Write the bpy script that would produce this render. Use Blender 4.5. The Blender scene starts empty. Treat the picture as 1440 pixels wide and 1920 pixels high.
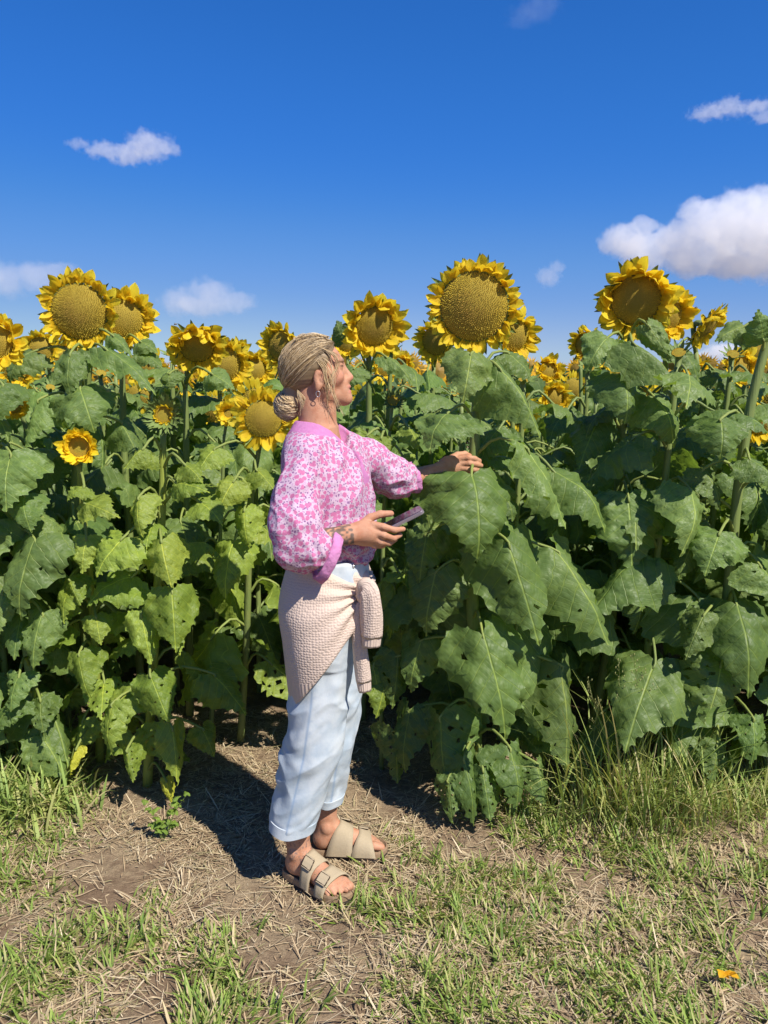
import bpy, math, random
import numpy as np
from mathutils import Vector, Matrix
from mathutils.geometry import delaunay_2d_cdt

S = bpy.context.scene
COL = S.collection
R = math.radians
random.seed(7)
RNG = np.random.default_rng(7)

# ------------------------------------------------------------------ camera
CAM_H, PITCH, FOC = 1.55, 10.0, 1440.0
cd = bpy.data.cameras.new('camera')
cam = bpy.data.objects.new('camera', cd)
COL.objects.link(cam)
cam.location = (0, 0, CAM_H)
cam.rotation_euler = (R(90 - PITCH), 0, 0)
cd.sensor_fit = 'VERTICAL'
cd.sensor_height = 24.0
cd.lens = 24.0 * FOC / 1920.0
cd.clip_start = 0.05
cd.clip_end = 30000.0
S.camera = cam
S.render.resolution_x, S.render.resolution_y = 768, 1024

# ------------------------------------------------------------------ light
SUN_AZ = R(43)       # to the right of straight behind the camera
SUN_EL = R(50)
sun_dir = Vector((math.sin(SUN_AZ) * math.cos(SUN_EL), -math.cos(SUN_AZ) * math.cos(SUN_EL), math.sin(SUN_EL)))
w = bpy.data.worlds.new('World')
S.world = w
w.use_nodes = True
wt = w.node_tree
wt.nodes.clear()
sky = wt.nodes.new('ShaderNodeTexSky')
sky.sky_type = 'NISHITA'
sky.sun_disc = False
sky.sun_elevation = SUN_EL
sky.sun_rotation = math.atan2(sun_dir.x, sun_dir.y)
sky.altitude = 0.0
sky.air_density = 1.0
sky.dust_density = 0.0
sky.ozone_density = 8.0
hs = wt.nodes.new('ShaderNodeHueSaturation')          # deeper, cooler blue, the same over the whole sky
hs.inputs['Hue'].default_value = 0.52
hs.inputs['Saturation'].default_value = 1.2
SKY_K = 0.1366     # the curve below works on display-scaled values
def s2l(c): return (c / 255 / 12.92) if c < 10.3 else ((c / 255 + 0.055) / 1.055) ** 2.4
dn = wt.nodes.new('ShaderNodeVectorMath'); dn.operation = 'SCALE'; dn.inputs['Scale'].default_value = SKY_K
cv = wt.nodes.new('ShaderNodeRGBCurve')
for ch, pts in enumerate([[(0, 0), (59, 42), (82, 57), (112, 88), (152, 116), (203, 152), (255, 178)], [(0, 0), (104, 104), (131, 121), (163, 142), (200, 158), (238, 181), (255, 193)],
                          [(0, 0), (191, 187), (219, 206), (242, 212), (255, 216)]]):
    c = cv.mapping.curves[ch]
    c.points[0].location = (0, 0)
    c.points[1].location = (1, s2l(pts[-1][1]))
    for a_, b_ in pts[1:-1]: c.points.new(s2l(a_), s2l(b_))
    for p_ in c.points: p_.handle_type = 'AUTO_CLAMPED'
cv.mapping.extend = 'HORIZONTAL'
cv.mapping.update()
up = wt.nodes.new('ShaderNodeVectorMath'); up.operation = 'SCALE'; up.inputs['Scale'].default_value = 1 / SKY_K
bg = wt.nodes.new('ShaderNodeBackground')
bg.inputs['Strength'].default_value = 0.100
wo = wt.nodes.new('ShaderNodeOutputWorld')
wt.links.new(sky.outputs[0], hs.inputs['Color'])
wt.links.new(hs.outputs[0], dn.inputs[0])
wt.links.new(dn.outputs[0], cv.inputs['Color'])
wt.links.new(cv.outputs[0], up.inputs[0])
wt.links.new(up.outputs[0], bg.inputs['Color'])
wt.links.new(bg.outputs[0], wo.inputs['Surface'])
sd = bpy.data.lights.new('sun', 'SUN')
sd.energy = 4.6
sd.angle = R(0.53)
sd.color = (1.0, 0.94, 0.84)
sun = bpy.data.objects.new('sun', sd)
COL.objects.link(sun)
sun.rotation_euler = sun_dir.to_track_quat('Z', 'Y').to_euler()
S.view_settings.view_transform = 'Standard'
S.view_settings.look = 'None'
S.view_settings.exposure = 0.62
S.view_settings.gamma = 1.0
S.view_settings.use_curve_mapping = False
S.render.engine = 'CYCLES'
S.cycles.use_denoising = True
S.cycles.max_bounces = 8
S.cycles.diffuse_bounces = 4
S.cycles.transmission_bounces = 6
S.cycles.volume_bounces = 5
S.cycles.transparent_max_bounces = 8

# ------------------------------------------------------------------ helpers
CP, SP = math.cos(R(PITCH)), math.sin(R(PITCH))

def W(px, py, Y):
    """point of the place seen at photo pixel (px,py) at distance Y in front of the camera"""
    u, v = (px - 720) / FOC, (960 - py) / FOC
    t = Y / (CP + SP * v)
    return np.array([u * t, Y, CAM_H + t * (-SP + CP * v)])

def G(px, py):
    """ground point at photo pixel"""
    u, v = (px - 720) / FOC, (960 - py) / FOC
    t = CAM_H / (SP - CP * v)
    return np.array([u * t, t * (CP + SP * v), 0.0])

def pix(x, y, z):
    dx, dy, dz = x, y, z - CAM_H
    f = dy * CP - dz * SP
    up = dy * SP + dz * CP
    return 720 + FOC * dx / f, 960 - FOC * up / f

def tag(o, label=None, cat=None, group=None, kind=None):
    if label: o['label'] = label
    if cat: o['category'] = cat
    if group: o['group'] = group
    if kind: o['kind'] = kind
    return o

def empty(name, loc):
    o = bpy.data.objects.new(name, None)
    o.empty_display_size = 0.1
    COL.objects.link(o)
    o.location = loc
    return o

def np_mesh(name, V, F, mat=None, smooth=True):
    """V (n,3) array, F (m,3) or (m,4) int array"""
    V = np.asarray(V, dtype=np.float32)
    F = np.asarray(F, dtype=np.int32)
    me = bpy.data.meshes.new(name)
    n, k = F.shape
    me.vertices.add(len(V))
    me.vertices.foreach_set('co', V.ravel())
    me.loops.add(n * k)
    me.loops.foreach_set('vertex_index', F.ravel())
    me.polygons.add(n)
    me.polygons.foreach_set('loop_start', np.arange(0, n * k, k, dtype=np.int32))
    me.polygons.foreach_set('loop_total', np.full(n, k, dtype=np.int32))
    me.polygons.foreach_set('use_smooth', np.full(n, smooth, dtype=bool))
    me.update(calc_edges=True)
    me.validate()
    if mat: me.materials.append(mat)
    return me

def py_mesh(name, V, F, mat=None, smooth=True):
    me = bpy.data.meshes.new(name)
    me.from_pydata([tuple(map(float, v)) for v in V], [], [tuple(map(int, f)) for f in F])
    me.update()
    if smooth:
        me.polygons.foreach_set('use_smooth', [True] * len(me.polygons))
    if mat: me.materials.append(mat)
    return me

def link(name, me, parent=None, M=None):
    o = bpy.data.objects.new(name, me)
    COL.objects.link(o)
    if parent is not None: o.parent = parent
    if M is not None: o.matrix_basis = M
    return o

def set_col(me, C, name='tint'):
    a = me.color_attributes.new(name, 'FLOAT_COLOR', 'POINT')
    C = np.asarray(C, dtype=np.float32)
    if C.shape[1] == 3: C = np.concatenate([C, np.ones((len(C), 1), np.float32)], 1)
    a.data.foreach_set('color', C.ravel())

def set_uv(me, UV):
    """per-vertex uv array"""
    l = me.uv_layers.new(name='UVMap')
    idx = np.empty(len(me.loops), dtype=np.int32)
    me.loops.foreach_get('vertex_index', idx)
    l.data.foreach_set('uv', np.asarray(UV, dtype=np.float32)[idx].ravel())

def catmull(P, n):
    """resample control points P (k,d) smoothly to n points"""
    P = np.asarray(P, float)
    k = len(P)
    if k == 2:
        t = np.linspace(0, 1, n)[:, None]
        return P[0] * (1 - t) + P[1] * t
    Q = np.vstack([2 * P[0] - P[1], P, 2 * P[-1] - P[-2]])
    u = np.linspace(0, k - 1 - 1e-9, n)
    i = u.astype(int)
    t = (u - i)[:, None]
    p0, p1, p2, p3 = Q[i], Q[i + 1], Q[i + 2], Q[i + 3]
    return 0.5 * (2 * p1 + (p2 - p0) * t + (2 * p0 - 5 * p1 + 4 * p2 - p3) * t ** 2 + (3 * p1 - p0 - 3 * p2 + p3) * t ** 3)

def tube(P, rad, sides=6, cap=True, flat=1.0):
    """verts, quads of a tube along P with radii rad"""
    P = np.asarray(P, float)
    n = len(P)
    rad = np.broadcast_to(np.asarray(rad, float), (n,))
    T = np.gradient(P, axis=0)
    T /= np.linalg.norm(T, axis=1)[:, None] + 1e-12
    ref = np.array([0, 0, 1.0]) if abs(T[0][2]) < 0.9 else np.array([1.0, 0, 0])
    V = []
    a = np.cross(T[0], ref)
    a /= np.linalg.norm(a)
    th = np.arange(sides) * 2 * math.pi / sides
    for i in range(n):
        a = a - T[i] * np.dot(a, T[i])
        a /= np.linalg.norm(a) + 1e-12
        b = np.cross(T[i], a)
        V.append(P[i] + rad[i] * (np.cos(th)[:, None] * a + flat * np.sin(th)[:, None] * b))
    V = np.vstack(V)
    F = []
    for i in range(n - 1):
        for j in range(sides):
            k = (j + 1) % sides
            F.append((i * sides + j, i * sides + k, (i + 1) * sides + k, (i + 1) * sides + j))
    if cap:
        F.append(tuple(range(sides))[::-1])
        F.append(tuple((n - 1) * sides + j for j in range(sides)))
    return V, F

def join(parts):
    V, F, off = [], [], 0
    for v, f in parts:
        V.append(np.asarray(v, float))
        F += [tuple(i + off for i in q) for q in f]
        off += len(v)
    return np.vstack(V), F

def frame(x, n):
    """rotation with local X along x and local Z as near n as possible"""
    x = Vector(x).normalized()
    n = Vector(n)
    y = n.cross(x)
    if y.length < 1e-4: y = Vector((0.3, 1, 0.2)).cross(x)
    y.normalize()
    z = x.cross(y)
    return Matrix((x, y, z)).transposed()

def vnoise(P, seed=0):
    """smooth value noise in 0..1 at points P (n,3)"""
    P = np.asarray(P, float)
    i = np.floor(P).astype(np.int64)
    f = P - i
    f = f * f * (3 - 2 * f)
    def h(a, b, c):
        n = (a * 374761393 + b * 668265263 + c * 2147483647 + seed * 1274126177) & 0xffffffff
        n = ((n ^ (n >> 13)) * 1274126177) & 0xffffffff
        n = ((n ^ (n >> 16)) * 2246822519) & 0xffffffff
        return ((n ^ (n >> 15)) & 0xffff) / 65535.0
    r = 0
    for dx in (0, 1):
        for dy in (0, 1):
            for dz in (0, 1):
                wgt = (f[:, 0] if dx else 1 - f[:, 0]) * (f[:, 1] if dy else 1 - f[:, 1]) * (f[:, 2] if dz else 1 - f[:, 2])
                r = r + wgt * h(i[:, 0] + dx, i[:, 1] + dy, i[:, 2] + dz)
    return r

# --- node helpers
def newmat(name):
    m = bpy.data.materials.new(name)
    m.use_nodes = True
    t = m.node_tree
    t.nodes.clear()
    return m, t, t.nodes.new('ShaderNodeOutputMaterial')

def nd(t, typ, ins=None, **at):
    n = t.nodes.new(typ)
    for k, v in at.items(): setattr(n, k, v)
    for k, v in (ins or {}).items():
        s = n.inputs[k]
        if isinstance(v, bpy.types.NodeSocket): t.links.new(v, s)
        else: s.default_value = v
    return n

def mth(t, op, a, b=0.0, c=0.0, clamp=False):
    return nd(t, 'ShaderNodeMath', {0: a, 1: b, 2: c}, operation=op, use_clamp=clamp).outputs[0]

def rng_map(t, v, a, b, c=0.0, d=1.0, smooth=True):
    return nd(t, 'ShaderNodeMapRange', {'Value': v, 'From Min': a, 'From Max': b, 'To Min': c, 'To Max': d},
              interpolation_type='SMOOTHSTEP' if smooth else 'LINEAR').outputs[0]

def mixc(t, f, a, b, mode='MIX'):
    n = nd(t, 'ShaderNodeMix', data_type='RGBA', blend_type=mode)
    for k, v in ((0, f), (6, a), (7, b)):
        if isinstance(v, bpy.types.NodeSocket): t.links.new(v, n.inputs[k])
        else: n.inputs[k].default_value = v if k == 0 else (*v, 1.0) if len(v) == 3 else v
    return n.outputs[2]

def noise(t, co, scale, detail=3.0, rough=0.55, out=0):
    return nd(t, 'ShaderNodeTexNoise', {'Vector': co, 'Scale': scale, 'Detail': detail, 'Roughness': rough}).outputs[out]

def bump(t, h, strength=0.5, dist=0.01, nrm=None):
    n = nd(t, 'ShaderNodeBump', {'Height': h, 'Strength': strength, 'Distance': dist})
    if nrm: t.links.new(nrm, n.inputs['Normal'])
    return n.outputs[0]

def principled(t, out, col, rough=0.6, spec=0.3, normal=None, **more):
    p = nd(t, 'ShaderNodeBsdfPrincipled')
    def put(k, v):
        if isinstance(v, bpy.types.NodeSocket): t.links.new(v, p.inputs[k])
        else: p.inputs[k].default_value = (*v, 1.0) if isinstance(v, tuple) and len(v) == 3 and k != 'Subsurface Radius' else v
    put('Base Color', col); put('Roughness', rough); put('Specular IOR Level', spec)
    if normal: put('Normal', normal)
    for k, v in more.items(): put(k.replace('_', ' '), v)
    if out: t.links.new(p.outputs[0], out.inputs['Surface'])
    return p

# ------------------------------------------------------------------ materials
def mat_leaf():
    m, t, out = newmat('sunflower_leaf')
    uv = nd(t, 'ShaderNodeUVMap').outputs[0]
    oc = nd(t, 'ShaderNodeTexCoord').outputs['Object']
    sp = nd(t, 'ShaderNodeSeparateXYZ', {0: uv})
    x, y = sp.outputs[0], sp.outputs[1]
    ay = mth(t, 'ABSOLUTE', y)
    q = mth(t, 'SUBTRACT', x, mth(t, 'MULTIPLY', ay, 1.05))
    ph = mth(t, 'DIVIDE', mth(t, 'ADD', q, 0.0), 0.165)
    fr = mth(t, 'ABSOLUTE', mth(t, 'SUBTRACT', mth(t, 'FRACT', mth(t, 'ADD', ph, 0.5)), 0.5))
    lat = rng_map(t, fr, 0.0, 0.055, 1.0, 0.0)
    mid = rng_map(t, ay, 0.002, 0.013, 1.0, 0.0)
    qq = mth(t, 'ADD', x, mth(t, 'MULTIPLY', ay, 1.6))
    fr2 = mth(t, 'ABSOLUTE', mth(t, 'SUBTRACT', mth(t, 'FRACT', mth(t, 'MULTIPLY', qq, 15.0)), 0.5))
    fine = rng_map(t, fr2, 0.0, 0.10, 0.10, 0.0)
    vein = mth(t, 'MAXIMUM', mth(t, 'MULTIPLY', lat, 0.62), mid)
    vein2 = mth(t, 'MAXIMUM', vein, fine)
    oi = nd(t, 'ShaderNodeObjectInfo')
    rnd = oi.outputs['Random']
    base = mixc(t, rnd, (0.098, 0.152, 0.038), (0.145, 0.205, 0.056))
    base = mixc(t, 1.0, base, oi.outputs['Color'], 'MULTIPLY')
    mot = noise(t, oc, 9.0, 4.0)
    base = mixc(t, rng_map(t, mot, 0.35, 0.75, 0.0, 0.45), base, mixc(t, 1.0, base, (1.55, 1.4, 1.0), 'MULTIPLY'))
    dust = noise(t, oc, 60.0, 2.0)
    base = mixc(t, rng_map(t, dust, 0.62, 0.75, 0.0, 0.25), base, (0.20, 0.22, 0.13))
    vc = mixc(t, 1.0, base, (2.3, 1.95, 1.7), 'MULTIPLY')
    colr = mixc(t, mth(t, 'MULTIPLY', vein2, 0.85), base, vc)
    # brown nibbled spots
    spot = noise(t, nd(t, 'ShaderNodeVectorMath', {0: oc, 1: rnd}, operation='ADD').outputs[0], 16.0, 2.0)
    colr = mixc(t, rng_map(t, spot, 0.74, 0.80, 0.0, 0.6), colr, (0.16, 0.11, 0.045))
    geo = nd(t, 'ShaderNodeNewGeometry')
    colr = mixc(t, geo.outputs['Backfacing'], colr, mixc(t, 0.35, colr, (0.16, 0.21, 0.09)))
    h = mth(t, 'ADD', mth(t, 'MULTIPLY', vein2, -0.6), mth(t, 'MULTIPLY', noise(t, oc, 7.0, 2.0), 1.0))
    nrm = bump(t, h, 0.36, 0.03)
    p = principled(t, None, colr, 0.50, 0.34, nrm)
    tr = nd(t, 'ShaderNodeBsdfTranslucent', {'Color': mixc(t, 1.0, colr, (2.3, 2.5, 0.75), 'MULTIPLY'), 'Normal': nrm})
    mx = nd(t, 'ShaderNodeMixShader', {0: 0.27, 1: p.outputs[0], 2: tr.outputs[0]})
    t.links.new(mx.outputs[0], out.inputs['Surface'])
    return m

def mat_tint(name, rough=0.6, spec=0.3, trans=0.0, nscale=None, nstr=0.3, var=0.25, tcol=(1.6, 1.5, 0.8)):
    """colour from the 'tint' vertex colour, varied by noise"""
    m, t, out = newmat(name)
    c = nd(t, 'ShaderNodeVertexColor', layer_name='tint').outputs[0]
    oc = nd(t, 'ShaderNodeTexCoord').outputs['Object']
    nrm = None
    if nscale:
        nz = noise(t, oc, nscale, 3.0)
        c = mixc(t, rng_map(t, nz, 0.3, 0.7, 0.0, var), c, mixc(t, 1.0, c, (0.55, 0.52, 0.5), 'MULTIPLY'))
        nrm = bump(t, nz, nstr, 0.004)
    p = principled(t, None, c, rough, spec, nrm)
    if trans:
        tr = nd(t, 'ShaderNodeBsdfTranslucent', {'Color': mixc(t, 1.0, c, tcol, 'MULTIPLY')})
        mx = nd(t, 'ShaderNodeMixShader', {0: trans, 1: p.outputs[0], 2: tr.outputs[0]})
        t.links.new(mx.outputs[0], out.inputs['Surface'])
    else:
        t.links.new(p.outputs[0], out.inputs['Surface'])
    return m

def mat_petal():
    m, t, out = newmat('sunflower_petal')
    uv = nd(t, 'ShaderNodeUVMap').outputs[0]
    sp = nd(t, 'ShaderNodeSeparateXYZ', {0: uv})
    oi = nd(t, 'ShaderNodeObjectInfo')
    c = mixc(t, sp.outputs[0], (0.84, 0.58, 0.018), (0.90, 0.74, 0.055))
    c = mixc(t, mth(t, 'MULTIPLY', oi.outputs['Random'], 0.5), c, (0.84, 0.60, 0.02))
    c = mixc(t, 1.0, c, oi.outputs['Color'], 'MULTIPLY')
    tip = rng_map(t, sp.outputs[0], 0.86, 1.0, 0.0, 1.0)
    c = mixc(t, mth(t, 'MULTIPLY', tip, mth(t, 'MULTIPLY', oi.outputs['Random'], 0.7)), c, (0.42, 0.22, 0.05))
    st = mth(t, 'SINE', mth(t, 'MULTIPLY', sp.outputs[1], 75.0))
    nrm = bump(t, st, 0.35, 0.003)
    p = principled(t, None, c, 0.5, 0.25, nrm)
    tr = nd(t, 'ShaderNodeBsdfTranslucent', {'Color': mixc(t, 1.0, c, (1.15, 1.12, 0.9), 'MULTIPLY')})
    mx = nd(t, 'ShaderNodeMixShader', {0: 0.42, 1: p.outputs[0], 2: tr.outputs[0]})
    t.links.new(mx.outputs[0], out.inputs['Surface'])
    return m

def mat_stem():
    m, t, out = newmat('sunflower_stem')
    oc = nd(t, 'ShaderNodeTexCoord').outputs['Object']
    mp = nd(t, 'ShaderNodeMapping', {'Vector': oc, 'Scale': (160, 160, 6)}).outputs[0]
    n1 = noise(t, mp, 1.0, 3.0)
    n2 = noise(t, oc, 9.0, 3.0)
    oi = nd(t, 'ShaderNodeObjectInfo')
    c = mixc(t, n1, (0.12, 0.17, 0.045), (0.22, 0.27, 0.085))
    c = mixc(t, rng_map(t, n2, 0.5, 0.75, 0.0, 0.5), c, (0.24, 0.26, 0.075))
    c = mixc(t, 1.0, c, oi.outputs['Color'], 'MULTIPLY')
    principled(t, out, c, 0.55, 0.35, bump(t, n1, 0.5, 0.004))
    return m

def mat_ground():
    m, t, out = newmat('dry_ground')
    oc = nd(t, 'ShaderNodeTexCoord').outputs['Object']
    n1 = noise(t, oc, 2.6, 5.0, 0.6)
    n2 = noise(t, oc, 34.0, 5.0, 0.65)
    n3 = noise(t, oc, 210.0, 3.0, 0.6)
    mp = nd(t, 'ShaderNodeMapping', {'Vector': oc, 'Scale': (60, 190, 100), 'Rotation': (0, 0, 0.5)}).outputs[0]
    fib = noise(t, mp, 1.0, 4.0, 0.7)
    soil = mixc(t, n2, (0.125, 0.082, 0.050), (0.26, 0.18, 0.115))
    straw = mixc(t, fib, (0.22, 0.16, 0.095), (0.46, 0.355, 0.225))
    f = rng_map(t, mth(t, 'ADD', mth(t, 'MULTIPLY', n1, 0.7), mth(t, 'MULTIPLY', n2, 0.3)), 0.42, 0.62)
    c = mixc(t, f, soil, straw)
    c = mixc(t, rng_map(t, n3, 0.35, 0.7, 0.0, 0.35), c, (0.09, 0.06, 0.04))
    h = mth(t, 'ADD', mth(t, 'MULTIPLY', n2, 1.0), mth(t, 'ADD', mth(t, 'MULTIPLY', n3, 0.45), mth(t, 'MULTIPLY', fib, 0.5)))
    principled(t, out, c, 0.9, 0.15, bump(t, h, 0.8, 0.012))
    return m

def mat_simple(name, col, rough=0.6, spec=0.3, nscale=None, nstr=0.3, col2=None, ndist=0.003, **more):
    m, t, out = newmat(name)
    c, nrm = col, None
    if nscale:
        oc = nd(t, 'ShaderNodeTexCoord').outputs['Object']
        nz = noise(t, oc, nscale, 4.0, 0.6)
        c = mixc(t, nz, col, col2 or tuple(0.6 * k for k in col))
        nrm = bump(t, nz, nstr, ndist)
    principled(t, out, c, rough, spec, nrm, **more)
    return m

def mat_blouse():
    """white cotton block print: pink blossoms, small purple sprigs; plain pink where 'tint' red is 1"""
    m, t, out = newmat('floral_cotton')
    oc = nd(t, 'ShaderNodeTexCoord').outputs['Object']
    wob = nd(t, 'ShaderNodeTexNoise', {'Vector': oc, 'Scale': 70.0, 'Detail': 1.0}).outputs[1]
    co = nd(t, 'ShaderNodeVectorMath', {0: oc, 1: nd(t, 'ShaderNodeVectorMath', {0: wob, 'Scale': 0.006}, operation='SCALE').outputs[0]}, operation='ADD').outputs[0]
    v1 = nd(t, 'ShaderNodeTexVoronoi', {'Vector': co, 'Scale': 66.0, 'Randomness': 0.7})
    pet = noise(t, co, 150.0, 1.0)
    d1 = mth(t, 'ADD', v1.outputs['Distance'], mth(t, 'MULTIPLY', mth(t, 'SUBTRACT', pet, 0.5), 0.22))
    flower = rng_map(t, d1, 0.41, 0.48, 1.0, 0.0)
    v2 = nd(t, 'ShaderNodeTexVoronoi', {'Vector': co, 'Scale': 150.0, 'Randomness': 1.0})
    sprig = rng_map(t, v2.outputs['Distance'], 0.34, 0.42, 1.0, 0.0)
    sq = noise(t, co, 120.0, 1.0)
    vine = rng_map(t, mth(t, 'ABSOLUTE', mth(t, 'SUBTRACT', sq, 0.5)), 0.02, 0.05, 1.0, 0.0)
    dot = mth(t, 'MULTIPLY', sprig, rng_map(t, v2.outputs['Color'], 0.28, 0.33))
    white = (0.57, 0.43, 0.52)
    c = mixc(t, mth(t, 'MULTIPLY', vine, 0.5), white, (0.46, 0.19, 0.42))
    c = mixc(t, mth(t, 'MULTIPLY', dot, 0.85), c, (0.20, 0.075, 0.22))
    pk = mixc(t, noise(t, co, 190.0, 2.0), (0.49, 0.12, 0.27), (0.55, 0.21, 0.36))
    c = mixc(t, flower, c, pk)
    plain = nd(t, 'ShaderNodeVertexColor', layer_name='tint').outputs[0]
    pl = nd(t, 'ShaderNodeSeparateColor', {0: plain}).outputs[0]
    pc = mixc(t, noise(t, oc, 90.0, 2.0), (0.46, 0.155, 0.36), (0.55, 0.25, 0.45))
    c = mixc(t, rng_map(t, pl, 0.4, 0.6), c, pc)
    weave = noise(t, oc, 420.0, 1.0)
    cr = noise(t, oc, 38.0, 3.0)
    p = principled(t, None, c, 0.85, 0.12, bump(t, mth(t, 'ADD', mth(t, 'MULTIPLY', weave, 0.25), cr), 0.45, 0.010))
    tr = nd(t, 'ShaderNodeBsdfTranslucent', {'Color': c})
    mx = nd(t, 'ShaderNodeMixShader', {0: 0.08, 1: p.outputs[0], 2: tr.outputs[0]})
    t.links.new(mx.outputs[0], out.inputs['Surface'])
    return m

def mat_denim():
    m, t, out = newmat('pale_denim')
    oc = nd(t, 'ShaderNodeTexCoord').outputs['Object']
    n1 = noise(t, oc, 11.0, 5.0, 0.65)
    n2 = noise(t, nd(t, 'ShaderNodeMapping', {'Vector': oc, 'Scale': (500, 500, 110)}).outputs[0], 1.0, 2.0)
    c = mixc(t, rng_map(t, n1, 0.3, 0.7), (0.35, 0.415, 0.475), (0.54, 0.575, 0.595))
    c = mixc(t, mth(t, 'MULTIPLY', n2, 0.18), c, (0.34, 0.43, 0.53))
    vc = nd(t, 'ShaderNodeSeparateColor', {0: nd(t, 'ShaderNodeVertexColor', layer_name='tint').outputs[0]})
    c = mixc(t, vc.outputs[0], c, (0.22, 0.31, 0.44))
    principled(t, out, c, 0.85, 0.12, bump(t, mth(t, 'ADD', mth(t, 'MULTIPLY', n2, 0.3), mth(t, 'MULTIPLY', n1, 1.2)), 0.3, 0.004))
    return m

def mat_knit(rib=False):
    m, t, out = newmat('ribbed_knit' if rib else 'waffle_knit')
    uv = nd(t, 'ShaderNodeUVMap').outputs[0]
    sp = nd(t, 'ShaderNodeSeparateXYZ', {0: uv})
    k = 2 * math.pi / 0.0105
    wv = nd(t, 'ShaderNodeTexNoise', {'Vector': uv, 'Scale': 25.0, 'Detail': 1.0}).outputs[0]
    wv = mth(t, 'MULTIPLY', wv, 1.6)
    k = k * (1.0 if rib else 0.72)
    a = mth(t, 'SINE', mth(t, 'ADD', mth(t, 'MULTIPLY', sp.outputs[0], k), wv))
    b = mth(t, 'SINE', mth(t, 'ADD', mth(t, 'MULTIPLY', sp.outputs[1], k * (0.15 if rib else 1.15)), wv))
    hgt = mth(t, 'ADD', a, mth(t, 'MULTIPLY', b, 0.2)) if rib else mth(t, 'MULTIPLY', nd(t, 'ShaderNodeTexVoronoi', {'Vector': uv, 'Scale': 135.0, 'Randomness': 0.5}, voronoi_dimensions='2D').outputs['Distance'], -2.6)
    fz = nd(t, 'ShaderNodeTexNoise', {'Vector': uv, 'Scale': 600.0, 'Detail': 2.0}).outputs[0]
    hgt2 = mth(t, 'ADD', hgt, mth(t, 'MULTIPLY', fz, 0.8))
    c = mixc(t, fz, (0.52, 0.40, 0.325), (0.66, 0.53, 0.445))
    principled(t, out, c, 0.9, 0.08, bump(t, hgt2, 0.36, 0.0032))
    return m

def mat_skin():
    m, t, out = newmat('skin')
    c = nd(t, 'ShaderNodeVertexColor', layer_name='tint').outputs[0]
    oc = nd(t, 'ShaderNodeTexCoord').outputs['Object']
    n1 = noise(t, oc, 45.0, 3.0)
    c = mixc(t, rng_map(t, n1, 0.35, 0.7, 0.0, 0.75), c, mixc(t, 1.0, c, (0.86, 0.70, 0.62), 'MULTIPLY'))
    n2 = noise(t, oc, 260.0, 2.0)
    principled(t, out, c, 0.62, 0.25, bump(t, mth(t, 'ADD', n2, n1), 0.3, 0.003), Subsurface_Weight=0.06, Subsurface_Radius=(0.010, 0.004, 0.002))
    return m

def mat_hair():
    m, t, out = newmat('blonde_hair')
    c = nd(t, 'ShaderNodeVertexColor', layer_name='tint').outputs[0]
    principled(t, out, c, 0.5, 0.35)
    return m

M_LEAF, M_PETAL, M_STEM, M_GROUND = mat_leaf(), mat_petal(), mat_stem(), mat_ground()
M_FLORET = mat_tint('disc_florets', 0.75, 0.15)
M_BRACT = mat_simple('green_bract', (0.11, 0.17, 0.04), 0.6, 0.3, 40.0, 0.4, (0.19, 0.25, 0.07))
M_GRASS = mat_tint('grass_blade', 0.55, 0.3, 0.28)
M_STRAW = mat_tint('dry_straw', 0.75, 0.2)

# ------------------------------------------------------------------ ground
def ground_h(x, y):
    P = np.stack([np.asarray(x, float), np.asarray(y, float), np.zeros_like(np.asarray(x, float))], -1).reshape(-1, 3)
    h = (vnoise(P * 2.3, 1) - 0.5) * 0.030 + (vnoise(P * 7.0, 2) - 0.5) * 0.014 + (vnoise(P * 21.0, 3) - 0.5) * 0.010
    near = np.clip(1 - (np.abs(P[:, 1] - 2.4) - 2.5) / 2.0, 0, 1)
    # flat where she stands
    d = np.hypot((P[:, 0] + 0.17) / 0.28, (P[:, 1] - 2.2) / 0.24)
    h = h * near * np.clip(d - 0.6, 0.12, 1)
    return h.reshape(np.shape(x))

def build_ground():
    fine = np.arange(-2.6, 2.6001, 0.035)
    out = [2.8, 3.2, 4, 6, 10, 18, 35, 80, 200, 600, 2000, 7000]
    xs = np.concatenate([-np.array(out[::-1]), fine, out])
    fy = np.arange(0.6, 4.6, 0.035)
    ys = np.concatenate([[-7000, -2000, -500, -120, -30, -8, -2, 0, 0.35], fy, [4.8, 5.2, 6, 8, 12, 20, 40, 100, 300, 900, 2500, 8000]])
    X, Y = np.meshgrid(xs, ys, indexing='ij')
    Z = ground_h(X, Y)
    V = np.stack([X, Y, Z], -1).reshape(-1, 3)
    ny = len(ys)
    i, j = np.meshgrid(np.arange(len(xs) - 1), np.arange(ny - 1), indexing='ij')
    a = (i * ny + j).ravel()
    F = np.stack([a, a + ny, a + ny + 1, a + 1], 1)
    o = link('ground', np_mesh('ground', V, F, M_GROUND))
    tag(o, 'dry brown earth strewn with straw along the field edge', 'ground', kind='structure')

build_ground()

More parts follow.
